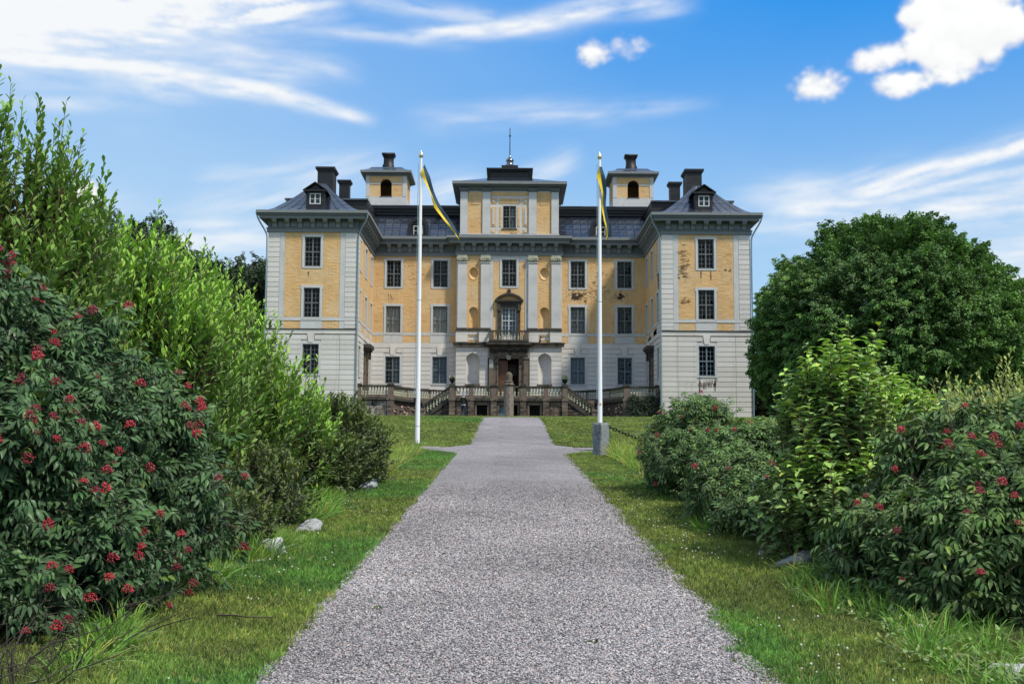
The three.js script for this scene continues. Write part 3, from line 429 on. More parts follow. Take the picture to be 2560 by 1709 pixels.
  // balcony door in a brown stone frame under a segmental pediment
  { const g = holder('balcony_door', F);
    mesh('surround', merged([box(-0.95, -0.6, 11.95, 15.0, -0.05, 0.16), box(0.6, 0.95, 11.95, 15.0, -0.05, 0.16), box(-0.6, 0.6, 14.68, 15.0, -0.05, 0.15), box(-1.0, -0.72, 14.4, 15.0, 0.1, 0.26), box(0.72, 1.0, 14.4, 15.0, 0.1, 0.26)]), M.stoneDark, g);
    mesh('entablature', merged([box(-1.0, 1.0, 15.0, 15.18, 0, 0.24), box(-1.2, 1.2, 15.18, 15.3, 0, 0.36)]), M.stoneDark, g);
    const arc = (r0, r1, z0, z1) => { const cy = 15.3 - (r0 - 0.58), h = Math.acos((r0 - 0.58) / r0), s = new THREE.Shape(), N = 14; for (let i = 0; i <= N; i++) { const a = Math.PI / 2 + h - 2 * h * i / N; i ? s.lineTo(r0 * Math.cos(a), cy + r0 * Math.sin(a)) : s.moveTo(r0 * Math.cos(a), cy + r0 * Math.sin(a)); } for (let i = N; i >= 0; i--) { const a = Math.PI / 2 + h - 2 * h * i / N; s.lineTo(r1 * Math.cos(a), cy + r1 * Math.sin(a)); } return extr(s, z0, z1); };
    mesh('pediment', arc(1.5, 1.34, 0, 0.4), M.stoneDark, g); mesh('finial', merged([box(-0.14, 0.14, 15.88, 16.12, 0, 0.3), lathe([[0.17, 0], [0.13, 0.08], [0, 0.2]], 8).translate(0, 16.12, 0.15)]), M.stoneDark, g);
    mesh('frame', merged([box(-0.6, -0.53, 12.0, 14.68, -0.2, -0.08), box(0.53, 0.6, 12.0, 14.68, -0.2, -0.08), box(-0.53, 0.53, 14.6, 14.68, -0.2, -0.08), box(-0.045, 0.045, 12.0, 14.6, -0.2, -0.08), box(-0.53, -0.045, 13.55, 13.63, -0.19, -0.07), box(0.045, 0.53, 13.55, 13.63, -0.19, -0.07), ...[-0.29, 0.29].map((x) => box(x - 0.013, x + 0.013, 12.4, 14.6, -0.15, -0.12)), ...[12.4, 12.78, 13.16, 13.96, 14.28].map((y) => box(-0.53, 0.53, y - 0.013, y + 0.013, -0.145, -0.125)), box(-0.53, 0.53, 12.0, 12.3, -0.18, -0.1)]), M.frameWhite, g);
    for (const sx of [-1, 1]) for (const [y0, y1] of [[12.41, 12.77], [12.79, 13.15], [13.17, 13.54], [13.64, 13.95], [13.97, 14.27], [14.29, 14.6]]) for (const k of [0, 1]) { const p = mesh('pane', new THREE.PlaneGeometry(0.22, y1 - y0), M.glass, g); p.position.set(sx * (0.165 + k * 0.25), (y0 + y1) / 2, -0.135); p.rotation.set(R(-0.012, 0.012), R(-0.012, 0.012), 0); }
    mesh('curtain', new THREE.PlaneGeometry(1.1, 2.5).translate(0, 13.35, -0.35), curtainMats.blue, g);
  }
  // portal
  { const g = holder('portal', F);
    for (const s of [-1, 1]) { mesh('pillar', merged([box(s * 1.45 - 0.24, s * 1.45 + 0.24, 6.3, 7.0, -0.02, 0.34), box(s * 1.45 - 0.2, s * 1.45 + 0.2, 7.0, 10.35, -0.02, 0.28), box(s * 1.45 - 0.26, s * 1.45 + 0.26, 10.35, 10.5, -0.02, 0.34)]), M.stone, g); mesh('jamb', merged([box(s * 1.06 - 0.2, s * 1.06 + 0.2, 6.3, 10.4, -0.3, 0.12), box(s * 0.93 - 0.06, s * 0.93 + 0.06, 6.3, 10.4, 0.12, 0.19)]), M.stone, g); mesh('backing', box(s * 1.68 - 0.06, s * 1.68 + 0.06, 6.3, 10.5, -0.02, 0.1), M.stoneDark, g); }
    mesh('lintel', merged([box(-1.26, 1.26, 10.4, 10.5, -0.3, 0.14), box(-1.26, 1.26, 10.5, 10.62, -0.05, 0.2)]), M.stone, g); mesh('keystone', extr(new THREE.Shape([[-0.13, 10.3], [0.13, 10.3], [0.21, 10.66], [-0.21, 10.66]].map((q) => new THREE.Vector2(...q))), 0.1, 0.3), M.stonePale, g);
    mesh('frieze', box(-1.66, 1.66, 10.64, 11.36, -0.05, 0.26), M.stone, g);
    for (let i = 0; i < 15; i++) { const x = -1.45 + i * 0.207, mid = Math.abs(i - 7) < 5; const q = new THREE.SphereGeometry(1, 8, 6); q.scale(0.1 + 0.05 * rnd(), mid ? R(0.12, 0.24) : 0.22, 0.07); q.rotateZ(R(-0.7, 0.7) * (mid ? 1 : 0.1)); mesh('relief', uvm(q), M.stoneDark, g).position.set(x, 11.02 + R(-0.05, 0.05), 0.27); }
    mesh('cornice', merged([box(-1.75, 1.75, 11.36, 11.5, -0.05, 0.6), box(-1.9, 1.9, 11.5, 11.72, -0.05, 0.95)]), M.stoneDark, g);
    mesh('plaque', box(-1.61, -1.29, 10.0, 10.33, 0.28, 0.30), std({ rgb: [0.26, 0.31, 0.29], roughness: 0.6 }), g); mesh('plaque', box(-1.61, -1.29, 9.6, 9.97, 0.28, 0.30), std({ rgb: [0.28, 0.33, 0.31], roughness: 0.6 }), g);
    const wood = std({ map: grimeC, size: 1, roughness: 0.55, rgb: [0.105, 0.04, 0.017] });
    const leaf = mesh('door_leaf', merged([box(0, 0.78, 6.5, 10.28, -0.04, 0.04), ...[[7.0, 7.9], [8.1, 8.5], [8.7, 10.0]].map(([a, b]) => box(0.14, 0.64, a, b, 0.04, 0.065)), ...[[7.08, 7.82], [8.17, 8.43], [8.8, 9.9]].map(([a, b]) => box(0.22, 0.56, a, b, 0.065, 0.085))]), wood, g); leaf.position.set(-0.85, 0, -0.22); leaf.rotation.y = 0.12;
    const leaf2 = mesh('door_leaf', box(0, 0.78, 6.5, 10.28, -0.04, 0.04), wood, g); leaf2.position.set(0.85, 0, -0.22); leaf2.rotation.y = Math.PI / 2 - 0.02;
    mesh('hall_back', box(-2.2, 2.2, 6.4, 10.9, -5.2, -5.0), M.panelling, g); mesh('hall_floor', box(-2.2, 2.2, 6.3, 6.5, -5.0, -0.05), M.stoneDark, g); for (const s of [-1, 1]) mesh('hall_side', box(s * 2.2 - 0.1, s * 2.2 + 0.1, 6.3, 10.9, -5.0, -0.45), M.panelling, g); mesh('hall_ceiling', box(-2.2, 2.2, 10.7, 10.9, -5.0, -0.45), M.panelling, g);
    const inner = mesh('inner_window', merged([...[0, 1, 2, 3].map((i) => box(0.02 + i * 0.2 - 0.015, 0.02 + i * 0.2 + 0.015, 9.2, 10.0, -2.0, -1.97)), ...[0, 1, 2, 3].map((i) => box(0.0, 0.64, 9.2 + i * 0.265 - 0.015, 9.2 + i * 0.265 + 0.015, -2.0, -1.965))]), M.frameWhite, g);
  }
  // balcony
  { const g = holder('balcony', F);
    mesh('slab', box(-1.66, 1.66, 11.74, 11.9, 0, 0.98), M.stoneDark, g); mesh('rail', box(-1.7, 1.7, 12.56, 12.68, 0.72, 0.98), M.stoneDark, g);
    for (const s of [-1, 1]) { mesh('pier', box(s * 1.45 - 0.2, s * 1.45 + 0.2, 11.9, 12.56, 0.7, 0.96), M.stone, g); mesh('rail', box(s * 1.55 - 0.11, s * 1.55 + 0.11, 12.55, 12.67, 0, 0.72), M.stoneDark, g); }
    for (let i = 0; i < 8; i++) { const b = mesh('baluster', balGeo, M.stonePale, g); b.position.set(-1.08 + i * 0.31, 11.9, 0.84); b.scale.set(0.85, 0.66, 0.85); }
  }
  cornice(F, -W, W, 9, 1, 1, 0.7);
  // attic storey
  const AT = 20.66, A = 4.15;
  onWall('wall', box(-A, A, 20.2, 24.6, -7, -6.6), M.white[1], F); for (const s of [-1, 1]) onWall('wall', box(s < 0 ? -A : A - 0.4, s < 0 ? -A + 0.4 : A, 20.2, 24.6, -6.6, -0.4), M.white[1], F);
  const aw = [-0.56, 0.56, 21.4, 23.34];
  slab('wall', F, -A, A, 20.2, 24.6, 0.4, M.white[1], [aw], -0.4);
  onWall('attic_base', box(-A - 0.06, A + 0.06, 20.64, 20.92, -0.1, 0.14), M.trim, F);
  onWall('roof_ledge', box(-5.2, 5.2, 20.66, 20.70, -0.7, 0.8), M.roofPlain, F);
  for (const s of [-1, 1]) {
    for (const [u, w] of [[3.84, 0.31], [1.95, 0.33]]) { const g = holder('pilaster', F.clone().multiply(new THREE.Matrix4().makeTranslation(s * u, 0, 0))); mesh('shaft', box(-w, w, 20.93, 24.5, 0, 0.14), M.trim, g); mesh('capital', merged([box(-w - 0.04, w + 0.04, 24.51, 24.62, 0, 0.18), box(-w - 0.1, w + 0.1, 24.62, 24.8, 0, 0.24)]), M.cornice, g); }
    const a = s < 0 ? -3.52 : 2.29, b = s < 0 ? -2.29 : 3.52; slab('plaster_field', F, a, b, 20.94, 24.5, 0.025, M.yellow); const pc = (a + b) / 2; onWall('sunk_panel', merged([box(pc - 0.36, pc + 0.36, 24.16, 24.2, 0.025, 0.055), box(pc - 0.36, pc - 0.32, 23.42, 24.16, 0.025, 0.055), box(pc + 0.32, pc + 0.36, 23.42, 24.16, 0.025, 0.055), box(pc - 0.32, pc + 0.32, 23.42, 23.46, 0.025, 0.055)]), M.yellow, F);
    // framed panels either side of the attic window
    for (const [v0, v1, kind] of [[23.5, 23.98, 0], [21.55, 23.22, 1], [20.98, 21.32, 0]]) { const x0 = s * 1.36 - 0.24, x1 = s * 1.36 + 0.24; onWall('plaster_field', box(x0, x1, v0, v1, 0.0, 0.03), M.yellow, F); onWall('raised_panel', kind ? box(s * 1.36 - 0.1, s * 1.36 + 0.1, v0 + 0.16, v1 - 0.16, 0.03, 0.075) : box(s * 1.36 - 0.1, s * 1.36 + 0.1, (v0 + v1) / 2 - 0.1, (v0 + v1) / 2 + 0.1, 0.03, 0.075), M.trim, F); }
    onWall('plaster_field', box(s * 0.76 - 0.09, s * 0.76 + 0.09, 21.55, 23.22, 0, 0.03), M.yellow, F);
  }
  onWall('plaster_field', box(-0.86, 0.86, 23.52, 23.95, 0, 0.03), M.yellow, F); onWall('plaster_field', box(-0.86, 0.86, 20.94, 21.3, 0, 0.03), M.yellow, F); onWall('plaster_field', box(-1.6, 1.6, 24.2, 24.5, 0, 0.03), M.yellow, F);
  { const g = holder('window', F); mesh('frame', merged([box(-0.56, -0.5, 21.4, 23.34, -0.2, -0.03), box(0.5, 0.56, 21.4, 23.34, -0.2, -0.03), box(-0.5, 0.5, 23.27, 23.34, -0.2, -0.03), box(-0.5, 0.5, 21.4, 21.48, -0.2, -0.03), box(-0.045, 0.045, 21.48, 23.27, -0.19, -0.03), box(-0.5, -0.045, 22.35, 22.43, -0.19, -0.02), box(0.045, 0.5, 22.35, 22.43, -0.19, -0.02), ...[-0.27, 0.27].map((x) => box(x - 0.012, x + 0.012, 21.48, 23.27, -0.14, -0.11)), ...[21.77, 22.06, 22.71, 22.99].map((y) => box(-0.5, 0.5, y - 0.012, y + 0.012, -0.135, -0.115))]), M.frame, g);
    for (const x of [-0.385, -0.16, 0.16, 0.385]) for (const [y0, y1] of [[21.49, 21.76], [21.78, 22.05], [22.07, 22.34], [22.44, 22.7], [22.72, 22.98], [23.0, 23.26]]) { const p = mesh('pane', new THREE.PlaneGeometry(0.21, y1 - y0), M.glass, g); p.position.set(x, (y0 + y1) / 2, -0.125); p.rotation.set(R(-0.01, 0.01), R(-0.01, 0.01), 0); } mesh('curtain', new THREE.PlaneGeometry(0.5, 1.9).translate(0.27, 22.37, -0.3), curtainMats.grey, g); mesh('sill', box(-0.66, 0.66, 21.32, 21.4, -0.1, 0.1), M.stone, g); }
  { const g = holder('attic_cornice', F); const e = (p, a, b, m, n) => mesh(n, box(-A - p, A + p, a, b, -7 - p, p), m, g); e(0.06, 24.6, 24.78, M.cornice, 'architrave'); e(0.12, 24.78, 24.95, M.corniceLight, 'frieze'); e(0.5, 24.95, 25.08, M.cornice, 'corona'); e(0.68, 25.08, 25.32, M.corniceLight, 'gutter'); }
  // low roof, lantern and spire
  const cz = ZR - 3.5;
  const hip = (x0, x1, z0, z1, y0, X0, X1, Z0, Z1, y1) => { const p = [[x0, y0, z0], [x1, y0, z0], [x1, y0, z1], [x0, y0, z1], [X0, y1, Z0], [X1, y1, Z0], [X1, y1, Z1], [X0, y1, Z1]], f = [[0, 1, 5, 4], [1, 2, 6, 5], [2, 3, 7, 6], [3, 0, 4, 7], [4, 5, 6, 7], [0, 3, 2, 1]], v = []; for (const [a, b, c, d] of f) for (const i of [a, b, c, a, c, d]) v.push(...p[i]); const g = new THREE.BufferGeometry(); g.setAttribute('position', new THREE.Float32BufferAttribute(v, 3)); g.computeVertexNormals(); return uvm(g); };
  const rg = holder('pavilion_roof', IDM);
  mesh('roof_slope', hip(-A - 0.5, A + 0.5, ZR + 0.5, ZR - 7.5, 25.33, -1.62, 1.62, cz + 1.62, cz - 1.62, 26.16), M.roof, rg);
  mesh('lantern', merged([box(-1.62, 1.62, 25.4, 26.75, cz - 1.6, cz + 1.6), box(-1.7, 1.7, 25.4, 26.2, cz - 1.68, cz + 1.68)]), M.roofPlain, rg);
  for (const s of [-1, 1]) mesh('chimney', merged([box(s * 2.75 - 0.35, s * 2.75 + 0.35, 25.4, 26.35, cz - 1.6, cz - 0.9), box(s * 2.75 - 0.4, s * 2.75 + 0.4, 26.35, 26.48, cz - 1.65, cz - 0.85)]), M.roofPlain, rg);
  mesh('lantern_eave', merged([box(-1.85, 1.85, 26.75, 26.86, cz - 1.83, cz + 1.83), box(-2.0, 2.0, 26.86, 26.98, cz - 1.98, cz + 1.98)]), M.roofPlain, rg);
  mesh('roof_slope', hip(-1.95, 1.95, cz + 1.93, cz - 1.93, 26.98, -0.7, 0.7, cz + 0.7, cz - 0.7, 27.25), M.roof, rg);
  mesh('lantern_cap', merged([box(-0.72, 0.72, 27.2, 27.52, cz - 0.72, cz + 0.72)]), M.roofPlain, rg);
  mesh('bell', lathe([[0.52, 27.52], [0.45, 27.6], [0.34, 27.75], [0.28, 27.95], [0.34, 28.0], [0.36, 28.1], [0.3, 28.2], [0.2, 28.28], [0.1, 28.42], [0.05, 28.6]], 12).translate(0, 0, cz), M.roof, rg);
  mesh('spire', merged([lathe([[0.045, 28.5], [0.035, 30.2], [0.03, 31.0], [0, 31.05]], 8).translate(0, 0, cz), new THREE.TorusGeometry(0.08, 0.025, 6, 12).translate(0, 30.3, cz)].map((g) => uvm(g))), M.iron, rg);
}

// --- main roof: mansard of hand-seamed sheets, upper band, flat top
for (const s of [-1, 1]) {
  const g = holder('mansard_roof', IDM), xa = s < 0 ? -11.9 : 4.1, xb = s < 0 ? -4.1 : 11.9, y0 = 20.67, y1 = 22.98, z0 = ZM + 0.55, z1 = ZM - 1.7;
  mesh('roof_base', merged([(() => { const v = [], q = (a, b, c, d) => [a, b, c, a, c, d].forEach((k) => v.push(...k)); q([xa, y0 - 0.05, z0 - 0.06], [xb, y0 - 0.05, z0 - 0.06], [xb, y1, z1 - 0.06], [xa, y1, z1 - 0.06]); const h = new THREE.BufferGeometry(); h.setAttribute('position', new THREE.Float32BufferAttribute(v, 3)); h.computeVertexNormals(); return uvm(h); })(), box(xa, xb, 20.3, 20.66, ZM - 2, ZM)]), M.roofPlain, g);
  const n = 12, k = 4, L = Math.hypot(y1 - y0, z0 - z1), th = Math.atan2(z0 - z1, y1 - y0), w = (xb - xa) / n, l = L / k, sg = uvm(new THREE.BoxGeometry(w - 0.05, l - 0.03, 0.03));
  for (let i = 0; i < n; i++) for (let j = 0; j < k; j++) { const t = (j + 0.5) / k, m = mesh('roof_sheet', sg, M.roof, g); m.position.set(xa + w * (i + 0.5), lerp(y0, y1, t), lerp(z0, z1, t)); m.rotation.set(-th + R(-0.045, 0.045), R(-0.04, 0.04), R(-0.008, 0.008)); }
  for (let i = 0; i <= n; i++) { const m = mesh('standing_seam', uvm(new THREE.BoxGeometry(0.03, L, 0.05)), M.roofPlain, g); m.position.set(xa + w * i, (y0 + y1) / 2, (z0 + z1) / 2 + 0.015); m.rotation.x = -th; }
  mesh('upper_band', merged([box(xa, xb, 22.95, 23.2, ZM - 3, ZM - 1.55), box(xa, xb, 23.2, 23.45, ZM - 3, ZM - 1.4), box(xa, xb, 23.45, 23.66, ZM - 3, ZM - 1.2)]), M.roofPlain, g);
  mesh('flat_top', box(xa, xb, 23.66, 23.74, ZM - 8.2, ZM - 1.15), M.roof, g);
  // round-headed dormer
  const d = holder('dormer', new THREE.Matrix4().makeTranslation(s * 7.72, 0, ZM + 0.35)), hood = new THREE.Shape(); hood.absarc(0, 21.55, 0.86, 0, Math.PI, false); hood.lineTo(-0.86, 20.7); hood.lineTo(-0.6, 20.7); hood.lineTo(-0.6, 21.5); hood.absarc(0, 21.5, 0.6, Math.PI, 0, true); hood.lineTo(0.6, 20.7); hood.lineTo(0.86, 20.7);
  mesh('hood', extr(hood, -1.6, 0.12), M.roofPlain, d); mesh('front', (() => { const f = new THREE.Shape(); f.absarc(0, 21.5, 0.6, 0, Math.PI, false); f.lineTo(-0.6, 20.7); f.lineTo(0.6, 20.7); f.holes.push(new THREE.Path([[-0.4, 20.82], [-0.4, 21.66], [0.4, 21.66], [0.4, 20.82]].map((q) => new THREE.Vector2(...q)))); return extr(f, -0.2, -0.05); })(), M.roofPlain, d);
  mesh('frame', merged([box(-0.4, -0.34, 20.82, 21.66, -0.16, -0.03), box(0.34, 0.4, 20.82, 21.66, -0.16, -0.03), box(-0.34, 0.34, 21.6, 21.66, -0.16, -0.03), box(-0.34, 0.34, 20.82, 20.88, -0.16, -0.03), box(-0.03, 0.03, 20.88, 21.6, -0.16, -0.03), box(-0.34, -0.03, 21.2, 21.24, -0.14, -0.06), box(0.03, 0.34, 21.2, 21.24, -0.14, -0.06)]), M.frameWhite, d);
  for (const x of [-0.185, 0.185]) for (const y of [21.04, 21.42]) mesh('pane', new THREE.PlaneGeometry(0.31, 0.34), M.glass, d).position.set(x, y, -0.1);
  // belvedere tower
  const T = holder('roof_tower', new THREE.Matrix4().makeTranslation(s * 10.86, 0, -107)), hw = 1.77, D = 4.2;
  const arch = archPath(-0.5, 0.5, 24.95, 26.52);
  mesh('plinth', box(-hw - 0.02, hw + 0.02, 23.6, 24.94, -D - 0.02, 0.02), M.trim, T);
  mesh('wall', extr(rectShape(-hw, hw, 24.94, 26.8, [arch]), -0.3, 0), M.yellow, T); for (const k of [-1, 1]) mesh('wall', extr(rectShape(-D + 0.3, -0.3, 24.94, 26.8, [archPath(-D / 2 - 0.5, -D / 2 + 0.5, 24.96, 26.52)]), -0.15, 0.15).rotateY(-Math.PI / 2).translate(k * (hw - 0.15), 0, 0), M.yellow, T);
  mesh('wall', box(-hw, hw, 24.94, 26.8, -D, -D + 0.3), M.yellow, T);
  for (const k of [-1, 1]) { mesh('corner_strip', box(k < 0 ? -hw - 0.01 : hw - 0.33, k < 0 ? -hw + 0.33 : hw + 0.01, 24.95, 26.78, -0.33, 0.04), M.trim, T); mesh('impost', box(k < 0 ? -hw + 0.33 : 0.5, k < 0 ? -0.5 : hw - 0.33, 26.02, 26.15, -0.1, 0.035), M.trim, T); mesh('light_block', box(k * (hw - 0.2) - 0.03, k * (hw - 0.2) + 0.03, 24.96, 26.53, -D / 2 - 0.51, -D / 2 + 0.51), M.lightBlock, T); }  // boards added in the side arches to block daylight and darken the chamber
  mesh('sill', box(-0.55, 0.55, 24.93, 24.97, -0.2, 0.06), M.stone, T);
  { const e = (p, a, b, m, n2) => mesh(n2, box(-hw - p, hw + p, a, b, -D - p, p), m, T); e(0.06, 26.76, 26.92, M.corniceLight, 'frieze'); e(0.3, 26.92, 27.02, M.cornice, 'corona'); e(0.46, 27.02, 27.22, M.corniceLight, 'gutter'); }
  const prof = [[1.0, 27.23], [0.9, 27.3], [0.72, 27.5], [0.62, 27.7], [0.2, 27.85]];
  for (let i = 0; i < prof.length - 1; i++) { const [a, ya] = prof[i], [b, yb] = prof[i + 1], X = hw + 0.4, Z = D / 2 + 0.4; const p = [[-X * a, ya, Z * a], [X * a, ya, Z * a], [X * a, ya, -Z * a], [-X * a, ya, -Z * a], [-X * b, yb, Z * b], [X * b, yb, Z * b], [X * b, yb, -Z * b], [-X * b, yb, -Z * b]], v = []; for (const [q, r, t, u] of [[0, 1, 5, 4], [1, 2, 6, 5], [2, 3, 7, 6], [3, 0, 4, 7]]) for (const m of [q, r, t, q, t, u]) v.push(...p[m]); if (i === 3) for (const m of [4, 5, 6, 4, 6, 7]) v.push(...p[m]); const h = new THREE.BufferGeometry(); h.setAttribute('position', new THREE.Float32BufferAttribute(v, 3)); h.computeVertexNormals(); mesh('roof_slope', uvm(h).translate(0, 0, -D / 2), M.roof, T); }
  mesh('chimney', uvm(merged([[[0.74, 27.6], [0.72, 28.1], [0.6, 28.3], [0.58, 28.75], [0.64, 28.95], [0.82, 29.12], [0.82, 29.26], [0, 29.26]]].map((q) => lathe(q, 4).rotateY(Math.PI / 4).toNonIndexed()))).translate(0, 0, -D / 2), M.roofPlain, T);
}
onWall('main_deck', box(-18.2, 18.2, 20.2, 20.44, ZM - 8.3, ZM - 0.4), M.roofPlain, IDM);

// --- wing roofs: hipped with a bell-cast foot, gabled dormer, chimneys
for (const s of [-1, 1]) {
  const c = s * 14.93, g = holder('wing_roof', new THREE.Matrix4().makeTranslation(c, 0, ZW)), prof = [[0.0, 20.72], [0.45, 20.95], [1.0, 21.4], [1.9, 22.2], [3.05, 23.42]], hx = 3.55, back = -13.5;
  mesh('eave_deck', box(-3.9, 3.9, 20.46, 20.71, back, 0.5), M.roofPlain, g);
  const f0 = 0.35, ring = (t, y) => [[-hx + t, y, f0 - t], [hx - t, y, f0 - t], [hx - t, y, back], [-hx + t, y, back]];
  const n = 9;
  for (let i = 0; i < prof.length - 1; i++) {
    const A = ring(...prof[i]), B = ring(...prof[i + 1]);
    for (const [a, b, m] of [[0, 1, n], [3, 0, 8], [1, 2, 8]]) for (let k = 0; k < m; k++) { // separate sheets between seams
      const P = (Q, t) => V(lerp(Q[a][0], Q[b][0], t), Q[a][1], lerp(Q[a][2], Q[b][2], t)), t0 = k / m + 0.006, t1 = (k + 1) / m - 0.006, q = [P(A, t0), P(A, t1), P(B, t1), P(B, t0)], nn = q[1].clone().sub(q[0]).cross(q[3].clone().sub(q[0])).normalize(), tilt = R(-0.012, 0.012), v = [];
      q.forEach((p, ii) => p.addScaledVector(nn, 0.02 + (ii % 2 ? tilt : -tilt))); for (const ii of [0, 1, 2, 0, 2, 3]) v.push(q[ii].x, q[ii].y, q[ii].z); const h = new THREE.BufferGeometry(); h.setAttribute('position', new THREE.Float32BufferAttribute(v, 3)); h.computeVertexNormals(); mesh('roof_sheet', uvm(h), M.roof, g);
    }
    const v = []; for (const [a, b] of [[0, 1], [1, 2], [3, 0]]) for (const p of [A[a], A[b], B[b], A[a], B[b], B[a]]) v.push(...p); const h = new THREE.BufferGeometry(); h.setAttribute('position', new THREE.Float32BufferAttribute(v, 3)); h.computeVertexNormals(); mesh('roof_base', uvm(h), M.roofPlain, g);
  }
  mesh('ridge', box(-0.52, 0.52, 23.38, 23.48, back, f0 - 3.0), M.roof, g);
  mesh('rear_block', box(s < 0 ? -3.2 : -3.35, s < 0 ? 3.35 : 3.2, 20.5, 23.0, -19, -6.6), M.roofPlain, g); mesh('rear_top', box(-3.4, 3.4, 23.0, 23.12, -19, -6.4), M.roof, g); 
  // dormer
  const d = holder('dormer', new THREE.Matrix4().makeTranslation(c - s * 0.08, 0, ZW - 0.15)), gable = new THREE.Shape([[-0.66, 20.8], [0.66, 20.8], [0.66, 22.35], [0, 22.85], [-0.66, 22.35]].map((q) => new THREE.Vector2(...q)));
  gable.holes.push(new THREE.Path([[-0.42, 21.3], [-0.42, 22.14], [0.42, 22.14], [0.42, 21.3]].map((q) => new THREE.Vector2(...q))));
  mesh('front', extr(gable, -0.15, 0), M.roofPlain, d); for (const k of [-1, 1]) { mesh('cheek', box(k * 0.61 - 0.05, k * 0.61 + 0.05, 20.8, 22.35, -2.2, -0.15), M.roofPlain, d); const rs = uvm(new THREE.BoxGeometry(1.12, 0.07, 2.9)); const m = mesh('dormer_roof', rs, M.roofPlain, d); m.position.set(k * 0.46, 22.66, -1.2); m.rotation.z = -k * 0.6; }
  mesh('pediment_ledge', box(-0.86, 0.86, 22.28, 22.4, -0.2, 0.22), M.roofPlain, d);
  mesh('frame', merged([box(-0.42, -0.35, 21.3, 22.14, -0.1, 0.03), box(0.35, 0.42, 21.3, 22.14, -0.1, 0.03), box(-0.35, 0.35, 22.07, 22.14, -0.1, 0.03), box(-0.35, 0.35, 21.3, 21.37, -0.1, 0.03), box(-0.045, 0.045, 21.37, 22.07, -0.1, 0.03), box(-0.35, -0.045, 21.7, 21.73, -0.08, 0), box(0.045, 0.35, 21.7, 21.73, -0.08, 0)]), M.frameWhite, d);
  for (const x of [-0.2, 0.2]) for (const y of [21.535, 21.9]) mesh('pane', new THREE.PlaneGeometry(0.3, 0.33), M.glass, d).position.set(x, y, -0.05); mesh('blind', new THREE.PlaneGeometry(0.84, 0.84).translate(0, 21.72, -0.3), curtainMats.blue, d);
  // chimneys stand towards the courtyard side
  const ch = (x0, x1, z0, z1, y) => mesh('chimney', merged([box(x0, x1, 20.6, y, z0, z1), box(x0 - 0.08, x1 + 0.08, y, y + 0.12, z0 - 0.08, z1 + 0.08), box(x0 - 0.16, x1 + 0.16, y + 0.12, y + 0.28, z0 - 0.16, z1 + 0.16)]), M.roofPlain, g);
  const mx = (a, b) => s < 0 ? [a, b] : [-b, -a];
  ch(...mx(-0.45, 0.78), -6.4, -4.4, 24.95); ch(...mx(0.62, 1.45), -10.2, -9.2, 25.0);
}

